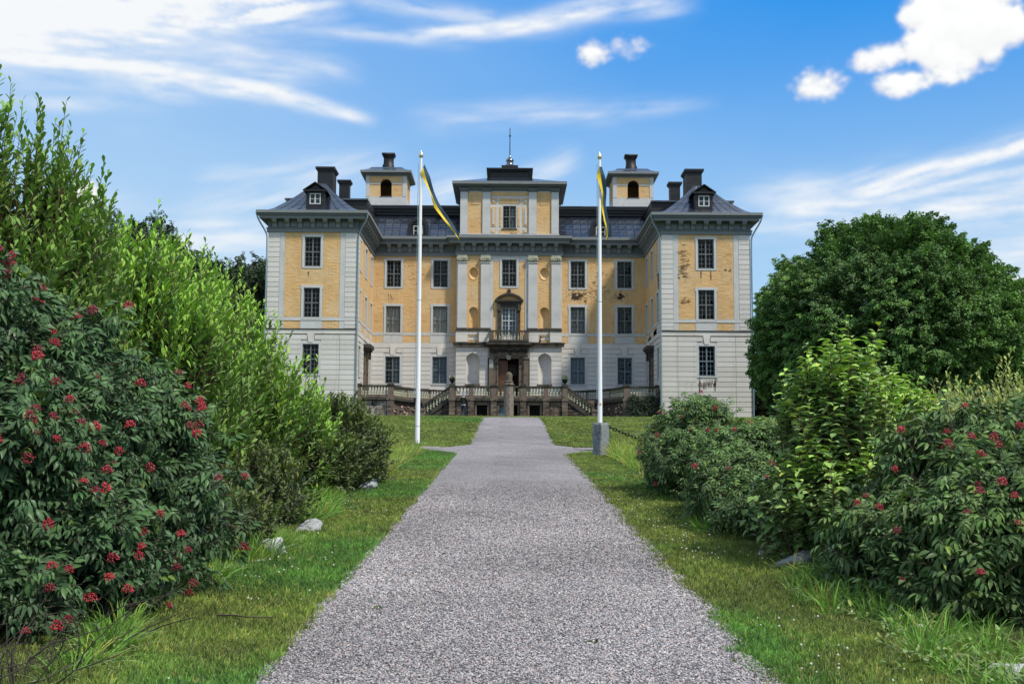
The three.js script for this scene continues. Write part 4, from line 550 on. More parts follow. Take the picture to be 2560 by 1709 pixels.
// --- damaged plaster: irregular patches where the render has fallen or stained, thin flakes on the wall
{
  const dirt = [std({ map: grimeC, size: 0.7, roughness: 1, rgb: [0.055, 0.032, 0.022] }), std({ map: grimeC, size: 0.7, roughness: 1, rgb: [0.17, 0.095, 0.05] }), std({ map: grimeC, size: 0.7, roughness: 1, rgb: [0.30, 0.19, 0.10] })];
  const patch = (F, u, v, w, h, k, seed, z = 0.03) => { const s = new THREE.Shape(), N = 22; for (let i = 0; i < N; i++) { const a = i / N * Math.PI * 2, r = 0.45 + 1.1 * noise(Math.cos(a) * 2.2 + seed, Math.sin(a) * 2.2, seed * 1.7), x = u + w * r * Math.cos(a), y = v + h * r * Math.sin(a); i ? s.lineTo(x, y) : s.moveTo(x, y); } onWall('plaster_patch', extr(s, z, z + 0.004), dirt[k], F); };
  rnd = mulberry(41);
  const cl = (F, u, v, n, su, sv, w, h, k) => { for (let i = 0; i < n; i++) patch(F, u + (R(-1, 1) + R(-1, 1)) * su / 2, v + (R(-1, 1) + R(-1, 1)) * sv / 2, w * R(0.4, 1.2), h * R(0.4, 1.2), k, R(0, 90), 0.03 + 0.005 * (i % 3) + 0.016 * (2 - k)); };
  cl(FM, 5.75, 15.75, 9, 0.7, 0.4, 0.20, 0.14, 0); cl(FM, 5.9, 15.85, 12, 1.1, 0.6, 0.12, 0.07, 1); cl(FM, 9.4, 15.8, 8, 0.5, 0.35, 0.12, 0.14, 0); cl(FM, 9.4, 15.75, 10, 0.9, 0.5, 0.12, 0.06, 1); cl(FM, 5.9, 15.8, 46, 1.5, 0.8, 0.045, 0.03, 1); cl(FM, 9.4, 15.8, 36, 1.2, 0.7, 0.045, 0.03, 1); cl(FM, 7.5, 16.0, 60, 2.2, 0.8, 0.06, 0.02, 2); cl(FW[1], 13.35, 16.6, 60, 0.7, 2.0, 0.05, 0.02, 2); cl(FW[1], 16.6, 17.4, 26, 0.5, 1.5, 0.05, 0.02, 2); cl(FM, 7.6, 16.3, 26, 1.3, 0.9, 0.15, 0.035, 2); cl(FM, 7.6, 17.6, 16, 0.8, 1.2, 0.12, 0.03, 2);
  cl(FW[1], 13.35, 17.4, 16, 0.5, 1.4, 0.2, 0.035, 2); cl(FW[1], 13.3, 16.3, 20, 0.6, 0.7, 0.17, 0.035, 1); cl(FW[1], 13.4, 14.0, 8, 0.5, 0.3, 0.16, 0.03, 1); cl(FW[1], 16.6, 16.4, 5, 0.3, 0.2, 0.09, 0.05, 1);
  for (const [x, w] of [[14.55, 0.1], [15.3, 0.08]]) { patch(FW[1], x, 16.0, w * 0.5, 0.3, 1, x); }
  for (let i = 0; i < 13; i++) patch(FW[1], 14.35 + i * 0.098, R(7.6, 7.85), i % 12 ? 0.03 : 0.07, i % 12 ? R(0.15, 0.35) : 0.5, 0, i * 3.3, 0.052);
  cl(FR, 2.55, 12.1, 5, 0.15, 0.4, 0.05, 0.12, 0); cl(FR, 0.6, 20.95, 7, 1.0, 0.08, 0.2, 0.06, 1); cl(FR, -6.3 + 8, 24.3, 4, 0.3, 0.1, 0.05, 0.08, 1); cl(FW[0], -15.2, 15.9, 3, 0.1, 0.2, 0.03, 0.12, 1); cl(FM, -7.8, 17.6, 16, 0.7, 1.3, 0.12, 0.03, 2); cl(FM, -9.9, 15.6, 5, 0.5, 0.4, 0.02, 0.15, 1);
}

// ---------------------------------------------------------------- stone terrace with balustrades and two flights of steps
rnd = mulberry(77);
{
  const TB = V(0, 5.1, -95), T = thing('terrace', 'dark stone terrace with pale balusters and twin stairs before the palace door', 'terrace', TB);
  const put = (name, geo, mat, parent = T) => { if (parent === T) geo.translate(-TB.x, -TB.y, -TB.z); return mesh(name, geo, mat, parent); };
  const FL = 6.55, zF = -94.5, RT = 7.5, BB = 6.84;
  const rail = (a, b, name, y0, y1, w, mat, ya = 0, yb = 0) => { // a straight run of moulding between two plan points
    const dx = b[0] - a[0], dz = b[1] - a[1], L = Math.hypot(dx, dz), g = box(0, L, y0, y1, -w / 2, w / 2), p = g.attributes.position; for (let i = 0; i < p.count; i++) p.setY(i, p.getY(i) + lerp(ya, yb, p.getX(i) / L)); g.rotateY(-Math.atan2(dz, dx)); g.translate(a[0], 0, a[1]); g.computeVertexNormals(); return put(name, uvm(g), mat); };
  const balusters = (a, b, n, ya = 0, yb = 0) => { for (let i = 0; i < n; i++) { const t = (i + 0.5) / n, m = mesh('baluster', balGeo, M.stonePale, T); m.position.set(lerp(a[0], b[0], t) - TB.x, BB + lerp(ya, yb, t) - TB.y, lerp(a[1], b[1], t) - TB.z); m.scale.set(0.92, 0.68, 0.92); m.rotation.y = rnd() * 3; } };
  const run = (a, b, n, ya = 0, yb = 0) => { rail(a, b, 'handrail', RT - 0.05, RT + 0.08, 0.34, M.stoneDark, ya, yb); rail(a, b, 'plinth_rail', 6.66, BB, 0.3, M.stone, ya, yb); rail(a, b, 'ledge', 6.45, 6.66, 0.5, M.stoneDark, ya, yb); balusters(a, b, n, ya, yb); };
  const pier = (x, z, w = 0.38, top = 7.69, mats = M.stonePink) => {
    put('pier', box(x - w / 2, x + w / 2, 6.66, top - 0.16, z - w / 2, z + w / 2), mats[0]); put('pier_cap', merged([box(x - w / 2 - 0.06, x + w / 2 + 0.06, top - 0.16, top - 0.06, z - w / 2 - 0.06, z + w / 2 + 0.06), box(x - w / 2 - 0.02, x + w / 2 + 0.02, top - 0.06, top, z - w / 2 - 0.02, z + w / 2 + 0.02)]), M.stoneDark); put('pier_ledge', box(x - w / 2 - 0.08, x + w / 2 + 0.08, 6.44, 6.66, z - w / 2 - 0.1, z + w / 2 + 0.1), M.stone);
    for (let i = 0; i < 6; i++) put('rusticated_block', box(x - w / 2 - 0.03, x + w / 2 + 0.03, 4.8 + i * 0.275 + 0.01, 4.8 + (i + 1) * 0.275 - 0.015, z - w / 2 - 0.03, z + w / 2 + 0.05), mats[Math.floor(rnd() * mats.length)]);
  };
  // centre block
  const openings = [[-2.42, -1.6, 4.8, 6.12], [1.6, 2.42, 4.8, 6.12], [-0.7, 0.7, 4.8, 6.12]];
  put('front_wall', extr(rectShape(-4.5, 4.5, 4.8, 6.45, openings), -0.3, 0).translate(0, 0, zF + 0.02), M.stonePink[1]);
  put('terrace_floor', box(-4.5, 4.5, 6.3, FL, -102.7, zF - 0.1), M.stone); for (const s of [-1, 1]) put('side_wall', box(s * 4.4 - 0.1, s * 4.4 + 0.1, 4.8, 6.3, -102.7, zF - 0.3), M.stonePink[1]);
  put('cellar_back', box(-4.2, 4.2, 4.8, 6.28, zF - 4.2, zF - 4.0), M.stonePink[1]);
  const px = [-4.3, -2.86, -1.12, 1.12, 2.86, 4.3]; px.forEach((x) => pier(x, zF));
  for (let i = 0; i < 5; i++) { const n = [4, 6, 6, 6, 4][i]; run([px[i] + 0.19, zF], [px[i + 1] - 0.19, zF], n); }
  for (const [a, b] of openings) put('opening_frame', merged([box(a - 0.14, a, 4.8, 6.12, zF - 0.05, zF + 0.08), box(b, b + 0.14, 4.8, 6.12, zF - 0.05, zF + 0.08), box(a - 0.14, b + 0.14, 6.12, 6.3, zF - 0.05, zF + 0.09)]), M.stonePink[0]);
  for (const [a, b] of openings.slice(0, 2)) { for (let i = 0; i < 7; i++) put('grate_bar', box(a + 0.05 + i * 0.12, a + 0.07 + i * 0.12, 4.8, 6.1, zF - 0.2, zF - 0.18), M.iron); for (let i = 0; i < 5; i++) put('grate_bar', box(a, b, 5.2 + i * 0.2, 5.22 + i * 0.2, zF - 0.18, zF - 0.165), M.iron); }
  const doorBlue = [std({ map: grimeC, size: 1, roughness: 0.7, rgb: [0.15, 0.23, 0.32] }), std({ map: grimeC, size: 1, roughness: 0.7, rgb: [0.12, 0.19, 0.28] })];
  for (let i = 0; i < 12; i++) { const s = new THREE.Shape(), y = 4.3 + i * 0.17, pts = [[-0.68, y], [-0.01, y + 0.5], [-0.01, y + 0.655], [-0.68, y + 0.155]].map(([x, q]) => new THREE.Vector2(x, clamp(q, 4.8, 6.11))); if (pts[0].y === pts[3].y && pts[1].y === pts[2].y) continue; const h = extr(new THREE.Shape(pts), zF - 0.22, zF - 0.19); put('door_plank', h, doorBlue[i % 2]); put('door_plank', h.clone().scale(-1, 1, 1).translate(0, 0, -2 * 0), doorBlue[(i + 1) % 2]); }
  // pink brick infill beside the outer piers
  for (const s of [-1, 1]) for (let j = 0; j < 9; j++) for (let i = 0; i < 3; i++) { const x = s * 3.58 - 0.42 + i * 0.28 + (j % 2) * 0.07; put('brick', box(x, x + 0.25, 4.85 + j * 0.165, 4.85 + j * 0.165 + 0.135, zF + 0.02, zF + 0.04 + R(0, 0.02)), M.stonePink[Math.floor(rnd() * 3)]); }
  for (const s of [-1, 1]) {
    // straight front beside the wing, then a concave curve back to the centre
    const f0 = [s * 11.35, -94], f1 = [s * 8.95, -94]; pier(...f0, 0.32); pier(...f1, 0.42);
    run([s * 11.17, -94], [s * 9.18, -94], 9);
    const C = new THREE.CatmullRomCurve3([V(s * 8.85, 0, -94.3), V(s * 8.35, 0, -96.2), V(s * 7.4, 0, -98.1), V(s * 6.2, 0, -99.5), V(s * 4.6, 0, -100.2)]), N = 8, q = C.getSpacedPoints(N);
    for (let i = 0; i < N; i++) { const a = [q[i].x, q[i].z], b = [q[i + 1].x, q[i + 1].z]; run(a, b, 4); if (i % 3 === 2) put('half_pier', box(b[0] - 0.1, b[0] + 0.1, BB, RT - 0.05, b[1] - 0.1, b[1] + 0.1), M.stone); }
    const outline = [[s * 11.6, -94.02], [s * 8.9, -94.02], ...q.slice(1).map((p) => [p.x, p.z]), [s * 4.5, -103], [s * 11.6, -103]], sh = new THREE.Shape(outline.map(([x, z]) => new THREE.Vector2(x, -z)));
    const body = new THREE.ExtrudeGeometry(sh, { depth: 1.74, bevelEnabled: false }); body.rotateX(-Math.PI / 2); body.translate(0, 4.8, 0); put('terrace_body', uvm(body), M.stonePink[1]);
    // rubble stones of the curved wall, and pale rough blocks of the straight one
    const rock = [0, 1, 2].map((k) => { const g = mergeVertices(new THREE.IcosahedronGeometry(1, 1).deleteAttribute('normal').deleteAttribute('uv')), p = g.attributes.position; for (let i = 0; i < p.count; i++) { const f = 0.8 + 0.35 * noise(p.getX(i) * 1.7 + k * 9, p.getY(i) * 1.7, p.getZ(i) * 1.7); p.setXYZ(i, p.getX(i) * f, p.getY(i) * f, p.getZ(i) * f); } g.computeVertexNormals(); return uvm(g); });
    const pinks = [...M.stonePink, std({ map: stoneC, size: 2, roughness: 0.9, rgb: [0.42, 0.30, 0.28] })];
    for (let k = 0; k < 62; k++) { const t = R(0.02, 0.8), P = C.getPointAt(t), tn = C.getTangentAt(t), m = mesh('rubble_stone', rock[k % 3], pinks[Math.floor(rnd() * 4)], T); m.position.set(P.x - TB.x + tn.z * 0.02 * s, R(4.95, 6.4) - TB.y, P.z - TB.z); m.scale.set(R(0.1, 0.2), R(0.08, 0.14), R(0.07, 0.1)); m.rotation.y = -Math.atan2(tn.z, tn.x); m.rotation.z = R(-0.3, 0.3); }
    const pales = [std({ map: stoneC, size: 1, bump: stoneH, roughness: 0.95, rgb: [0.34, 0.31, 0.28] }), std({ map: stoneC, size: 1, roughness: 0.95, rgb: [0.24, 0.21, 0.18] }), std({ map: stoneC, size: 1, roughness: 0.95, rgb: [0.42, 0.39, 0.36] })];
    if (s < 0) { for (let j = 0; j < 9; j++) { let x = -11.1; while (x < -9.25) { const w = Math.min(R(0.18, 0.42), -9.22 - x); if (w > 0.08) put('rough_block', box(x, x + w - 0.02, 4.85 + j * 0.17, 4.85 + j * 0.17 + R(0.13, 0.155), -93.99, -93.96 + R(0, 0.04)), pales[Math.floor(rnd() * 3)]); x += w; } } put('lion_mask', uvm(new THREE.TorusGeometry(0.15, 0.06, 8, 16)).translate(-10.2, 6.2, -93.92), M.stoneDark); put('lion_mask', uvm(new THREE.SphereGeometry(0.13, 10, 8)).translate(-10.2, 6.2, -93.93), M.stoneDark); }
    // flight of steps falling outwards from the centre block
    const n = 8, x0 = 4.5, x1 = 6.6; for (let i = 0; i < n; i++) put('step', box(Math.min(s * (x0 + (x1 - x0) * i / n), s * x1), Math.max(s * (x0 + (x1 - x0) * i / n), s * x1), FL - (i + 1) * 0.17, FL - i * 0.17 - 0.17 + 0.17, -97.2, -95.2), M.stone);
    for (const z of [-94.95, -97.4]) { const a = [s * 4.45, z], b = [s * 6.55, z - 0.0], dy = -1.45; rail(a, b, 'handrail', RT - 0.05, RT + 0.1, 0.36, z > -96 ? M.stoneDark : M.stone, 0, dy); rail(a, b, 'string', 6.4, 6.78, 0.3, M.stoneDark, 0, dy); balusters(a, b, 9, -0.02, dy); }
    const sp = new THREE.Shape([[s * 4.45, 4.8], [s * 4.45, 6.4], [s * 6.5, 4.98], [s * 6.5, 4.8]].map((p) => new THREE.Vector2(...p))); put('stair_wall', extr(sp, -95.05, -94.9), M.stoneDark);
    for (let k = 0; k < 18; k++) { const t = rnd(), m = mesh('rubble_stone', rock[k % 3], M.stonePink[1], T); m.position.set(s * lerp(4.6, 5.9, t) - TB.x, R(4.9, lerp(6.1, 5.3, t)) - TB.y, -94.9 - TB.z); m.scale.set(R(0.08, 0.16), R(0.06, 0.1), 0.06); }
    put('newel', merged([box(s * 6.62 - 0.2, s * 6.62 + 0.2, 4.8, 5.68, -95.2, -94.75), box(s * 6.62 - 0.26, s * 6.62 + 0.26, 5.68, 5.86, -95.26, -94.69)]), M.stonePink[0]);
  }
  // side runs of the centre block, back to the wall
  for (const s of [-1, 1]) { run([s * 4.3, -97.6], [s * 4.3, -102.6], 14); pier(s * 4.3, -97.4, 0.36); }
}
// flower pots on the two outer piers
const leafSmall = (() => { const g = new THREE.BufferGeometry(); g.setAttribute('position', new THREE.Float32BufferAttribute([0, 0, 0, 0.25, 0.02, 0.5, 0, 0.06, 0.55, -0.25, 0.02, 0.5, 0, -0.05, 1], 3)); g.setIndex([0, 1, 2, 0, 2, 3, 1, 4, 2, 2, 4, 3]); g.computeVertexNormals(); return g; })();
const leafMat = (name, rgb, o = {}) => { const m = new THREE.MeshPhysicalMaterial({ roughness: 0.9, transmission: 0.32, thickness: 0, clearcoat: 0.28, clearcoatRoughness: 0.42, side: THREE.DoubleSide, ...o }); m.color.setRGB(...rgb); m.name = name; return m; };
const potGreen = leafMat('pot_leaf', [0.10, 0.16, 0.05]);
function sprig(name, parent, at, n, spread, size, mat, geo = leafSmall, droop = 0) { const im = new THREE.InstancedMesh(geo, mat, n), q = new THREE.Object3D(); im.name = name; im.userData.kind = 'stuff'; for (let i = 0; i < n; i++) { const a = rnd() * 6.28, e = R(0.1, 1.4); q.position.set(at.x + Math.cos(a) * spread * rnd(), at.y + R(0, spread * 0.8), at.z + Math.sin(a) * spread * rnd()); q.rotation.set(-e + droop, a, R(-0.5, 0.5), 'YXZ'); q.scale.setScalar(size * R(0.6, 1.3)); q.updateMatrix(); im.setMatrixAt(i, q.matrix); } im.castShadow = im.receiveShadow = true; parent.add(im); return im; }
for (const s of [-1, 1]) {
  const P = V(s * 4.3, 7.69, -94.5), t = thing('flower_pot', s < 0 ? 'black iron pot with bushy pale flowers on the terrace pier above the person' : 'black iron pot with one trailing stem on the opposite terrace pier', 'flower pot', P);
  mesh('pot', lathe([[0, 0], [0.13, 0], [0.13, 0.04], [0.06, 0.08], [0.07, 0.12], [0.18, 0.2], [0.22, 0.38], [0.25, 0.42], [0.22, 0.44], [0.19, 0.4], [0, 0.38]], 16), M.iron, t);
  sprig('foliage', t, V(0, 0.38, 0), s < 0 ? 90 : 50, 0.24, 0.15, potGreen);
  if (s < 0) for (let i = 0; i < 14; i++) { const f = mesh('flower', new THREE.IcosahedronGeometry(0.032, 0), std({ rgb: [0.75, 0.72, 0.55], roughness: 0.8 }), t); f.position.set(R(-0.24, 0.24), R(0.45, 0.66), R(-0.2, 0.24)); } else mesh('trailing_stem', tube([V(0, 0.4, 0.1), V(0.22, 0.52, 0.12), V(0.42, 0.32, 0.14), V(0.6, 0.05, 0.15)], 0.02, 0.01), potGreen, t);
}
// ivy over the right-hand end of the terrace
{
  const t = thing('ivy', 'dark green ivy covering the terrace end beside the wing with the cellar opening', 'ivy', V(10.4, 5.1, -93.6)), n = 5200, im = new THREE.InstancedMesh(leafSmall, leafMat('ivy_leaf', [0.022, 0.05, 0.016]), n), q = new THREE.Object3D(); im.name = 'foliage'; im.userData.kind = 'stuff';
  for (let i = 0; i < n; i++) { const x = R(-1.35, 1.35), top = 1.75 + 0.16 * Math.sin(x * 5) + (x > 0.95 ? 0.62 : 0) + R(-0.1, 0.05), y = rnd() * top; q.position.set(x + R(-0.05, 0.05), y, R(-0.3, 0.12) + 0.1 * noise(x * 3, y * 3)); q.rotation.set(R(0.2, 1.4), R(-0.9, 0.9), R(-3, 3), 'YXZ'); q.scale.setScalar(R(0.1, 0.19)); q.updateMatrix(); im.setMatrixAt(i, q.matrix); }
  im.castShadow = im.receiveShadow = true; t.add(im); for (let i = 0; i < 7; i++) { const x = -1.2 + i * 0.38; mesh('stem', tube([V(x, -0.1, -0.3), V(x + R(-0.1, 0.1), 0.7, -0.28), V(x + R(-0.2, 0.2), 1.6, -0.3)], 0.03, 0.015), M.stone, t); }
}
// granite column before the terrace
{
  const P = V(0.02, 5.0, -91.5), t = thing('stone_column', 'rough granite column with a domed head standing before the palace door', 'column', P);
  const bumpy = (g, a) => { g = mergeVertices(g); const p = g.attributes.position; for (let i = 0; i < p.count; i++) { const k = 1 + a * (noise(p.getX(i) * 9, p.getY(i) * 5, p.getZ(i) * 9) - 0.5); p.setX(i, p.getX(i) * k); p.setZ(i, p.getZ(i) * k); } g.computeVertexNormals(); return uvm(g); };
  const gr = std({ map: stoneC, bump: stoneH, size: 0.9, bumpScale: 0.05, roughness: 0.95, rgb: [0.25, 0.21, 0.185] });
  mesh('shaft', bumpy(lathe([[0.36, 0], [0.36, 0.4], [0.35, 1.4], [0.33, 2.42]], 14), 0.16), gr, t); mesh('collar', bumpy(lathe([[0.33, 2.42], [0.42, 2.45], [0.42, 2.52], [0.34, 2.56], [0.32, 2.68], [0.36, 2.72], [0.33, 2.76], [0.24, 2.8]], 16), 0.05), M.stone, t); mesh('head', bumpy(lathe([[0.24, 2.79], [0.26, 2.9], [0.27, 3.18], [0.26, 3.24], [0.2, 3.34], [0.08, 3.42], [0, 3.44]], 14), 0.08), M.stone, t);
}

// ---------------------------------------------------------------- flagpoles and pennants
const poleWhite = std({ map: grimeC, size: 2.2, rgb: [0.80, 0.82, 0.84], roughness: 0.4 }), gold = std({ rgb: [0.75, 0.66, 0.42], roughness: 0.28, metalness: 0.85 });
for (const s of [-1, 1]) {
  const x = s < 0 ? -2.63 : 2.66, d = 36, y = Hg(x, d), t = thing('flagpole', s < 0 ? 'white flagpole standing on the lawn left of the path' : 'white flagpole rising from behind the granite post', 'flagpole', V(x, y - 0.05, -d));
  mesh('pole', lathe([[0.068, 0], [0.068, 0.6], [0.062, 3], [0.05, 6.4], [0.038, 8.55], [0, 8.55]], 18), poleWhite, t);
  mesh('base_plate', lathe([[0.15, 0], [0.15, 0.1], [0.11, 0.13], [0.085, 0.14]], 18), M.iron, t); mesh('finial', lathe([[0.03, 8.55], [0.055, 8.58], [0.072, 8.63], [0.066, 8.68], [0.03, 8.72], [0.012, 8.77], [0, 8.79]], 14), gold, t);
  mesh('halyard', tube([V(-0.075, 8.4, 0.02), V(-0.085, 5, 0.03), V(-0.1, 1.4, 0.04)], 0.008, 0.008, 5, 24), M.pipe, t); if (s > 0) mesh('sticker', box(-0.03, 0.035, 1.28, 1.34, 0.064, 0.069), std({ rgb: [0.55, 0.25, 0.08], roughness: 0.7 }), t); for (const h of [0.62, 4.3]) mesh('joint_ring', lathe([[h < 1 ? 0.067 : 0.057, h], [h < 1 ? 0.072 : 0.062, h + 0.012], [h < 1 ? 0.067 : 0.057, h + 0.024]], 18), M.pipe, t); mesh('cleat', box(-0.13, -0.07, 1.32, 1.46, 0.0, 0.05), M.iron, t);
}
{
  const blue = std({ rgb: [0.012, 0.045, 0.085], roughness: 0.8, side: THREE.DoubleSide }), yell = std({ rgb: [0.72, 0.52, 0.02], roughness: 0.8, side: THREE.DoubleSide });
  const ribbon = (pts, t0, t1) => { // pts: [x, y, z, half width of this colour, side direction x, z]
    const N = 46, thick = 0.004, pos = [], idx = [], C = new THREE.CatmullRomCurve3(pts.map((p) => V(p[0], p[1], p[2]))), at = (k, f) => { const q = f * (pts.length - 1), i = Math.min(pts.length - 2, Math.floor(q)); return lerp(pts[i][k], pts[i + 1][k], q - i); };
    for (let i = 0; i <= N; i++) { const f = i / N, p = C.getPoint(f), w = at(3, f), ax = at(4, f), ay = at(5, f), az = at(6, f); for (const k of [t0, t1]) for (const e of [-1, 1]) pos.push(p.x + ax * w * k, p.y + ay * w * k, p.z + az * w * k + e * thick + 0.03 * Math.sin(f * 17 + k * 3) * (1 - f * 0.5)); }
    for (let i = 0; i < N; i++) { const a = i * 4; for (const [p, q] of [[0, 2], [3, 1], [1, 0], [2, 3]]) idx.push(a + p, a + q, a + 4 + q, a + p, a + 4 + q, a + 4 + p); }
    const g = new THREE.BufferGeometry(); g.setAttribute('position', new THREE.Float32BufferAttribute(pos, 3)); g.setIndex(idx); g.computeVertexNormals(); return g;
  };
  const yp = Hg(-2.63, 36);
  const fl = thing('pennant', 'blue and yellow pennant blown slanting out from its pole', 'flag', V(-2.56, 10.36, -36)); // hoist at the origin
  const A = [[0.0, 0.0, 0.05, 0.10, -0.4, -1, 0.2], [0.10, -0.35, 0.06, 0.13, -0.8, -0.5, 0.3], [0.24, -0.75, 0.07, 0.10, -0.9, -0.35, 0.35], [0.42, -1.15, 0.08, 0.13, -0.8, -0.5, 0.3], [0.66, -1.52, 0.09, 0.105, -0.75, -0.6, 0.25], [0.90, -1.85, 0.10, 0.075, -0.8, -0.5, 0.25], [1.10, -2.16, 0.10, 0.015, -0.8, -0.5, 0.2]];
  mesh('blue_half', ribbon(A.map((p, i) => [...p.slice(0, 3), p[3] * [1, 1.1, 1.0, 0.8, 1.1, 1.1, 1][i], ...p.slice(4)]), -0.95, 0.05), blue, fl); mesh('yellow_half', ribbon(A.map((p, i) => [...p.slice(0, 3), p[3] * [1.5, 0.75, 0.2, 0.8, 0.65, 0.6, 1][i], ...p.slice(4)]), 0.05, 1), yell, fl);
  const fr = thing('pennant', 'blue and yellow pennant hanging limp and twisted round its pole', 'flag', V(2.70, 10.40, -36));
  const B = [[-0.05, 0.0, 0.10, 0.08, -1, 0, 0.1], [0.0, -0.3, 0.11, 0.13, -1, 0, 0.1], [0.06, -0.75, 0.08, 0.11, -1, -0.15, 0.1], [0.07, -1.15, 0.02, 0.08, -1, -0.1, 0.2], [0.12, -1.55, 0.06, 0.10, -1, -0.2, 0.2], [0.19, -1.95, 0.08, 0.05, -1, -0.2, 0.2], [0.17, -2.2, 0.08, 0.012, -1, 0, 0.2]];
  mesh('blue_half', ribbon(B, -0.9, 0.1), blue, fr); mesh('yellow_half', ribbon(B.map((p, i) => [...p.slice(0, 3), p[3] * [0.1, 1.1, 0.5, 0.8, 0.5, 0.9, 1][i], ...p.slice(4)]), 0.1, 1.0), yell, fr);
}

// ---------------------------------------------------------------- granite posts and the chain between them
{
  const postAt = (x, d, h, w, turn, label) => { const y = Hg(x, d), t = thing('granite_post', label, 'stone post', V(x, y - 0.1, -d)); t.rotation.y = turn; const g = mergeVertices(new THREE.BoxGeometry(w, h + 0.1, w, 6, 12, 6).deleteAttribute('uv').deleteAttribute('normal')), p = g.attributes.position; for (let i = 0; i < p.count; i++) { const k = 0.012; p.setXYZ(i, p.getX(i) + (noise(p.getY(i) * 7, p.getZ(i) * 9, 1) - 0.5) * k * 2, p.getY(i) + (p.getY(i) > h / 2 - 0.05 ? (noise(p.getX(i) * 9, p.getZ(i) * 9, 5) - 0.5) * 0.03 : 0), p.getZ(i) + (noise(p.getY(i) * 7, p.getX(i) * 9, 3) - 0.5) * k * 2); } g.computeVertexNormals(); g.translate(0, (h + 0.1) / 2, 0);
    const lich = maps(256, 256, (u, v) => { const f = tnoise(u, v, 90, 700, 2), l = sstep(tnoise(u, v, 8, 720, 5), 0.5, 0.72), k = 0.5 + 0.9 * f; return [lerp(0.24 * k, 0.12, l * 0.7), lerp(0.25 * k, 0.17, l * 0.7), lerp(0.27 * k, 0.17, l * 0.7), f]; });
    mesh('shaft', uvm(g), std({ map: lich[0], bump: lich[1], size: 0.6, bumpScale: 0.012, roughness: 0.9 }), t); if (x < 4) { const mk = std({ rgb: [0.03, 0.10, 0.09], roughness: 0.8 }), X = -w / 2 - 0.004, sq = (pts) => mesh('scribble', tube(pts.map(([q, r]) => V(X, r, q)), 0.007, 0.007, 4, 40), mk, t); sq([[0.09, 0.84], [0.1, 0.72], [0.02, 0.68], [-0.06, 0.76], [-0.02, 0.88], [0.06, 0.86]]); sq([[-0.08, 0.66], [0.04, 0.62], [0.08, 0.54], [-0.02, 0.52], [-0.06, 0.44], [0.05, 0.4], [0.09, 0.48], [0.02, 0.56]]); sq([[0.1, 0.36], [0.02, 0.3], [-0.06, 0.36], [-0.02, 0.22], [0.06, 0.24]]); }
    return V(x, y, -d); };
  const a = postAt(2.37, 31.8, 0.85, 0.30, 0.72, 'stout granite post standing before the white flagpole'), b = postAt(8.5, 37, 0.88, 0.34, 0.3, 'granite post half hidden behind the leafy shrub');
  const t = thing('iron_chain', 'black iron chain sagging from the granite post into the red berried bush', 'chain', V(a.x + 0.2, a.y + 0.75, a.z));
  const link = new THREE.TorusGeometry(0.05, 0.014, 6, 12); link.scale(1.35, 0.8, 1);
  const P = [V(0, 0, 0), V(1.4, -0.45, -1.0), V(3.2, -0.62, -2.6), V(4.9, -0.2, -4.2), V(5.75, 0.48, -5.05)], C = new THREE.CatmullRomCurve3(P), n = 74;
  for (let i = 0; i < n; i++) { const q = C.getPointAt(i / (n - 1)), tn = C.getTangentAt(i / (n - 1)), m = mesh('chain_link', link, M.iron, t); m.position.copy(q); m.quaternion.setFromUnitVectors(V(1, 0, 0), tn); m.rotateX(i % 2 ? Math.PI / 2 : 0); }
}

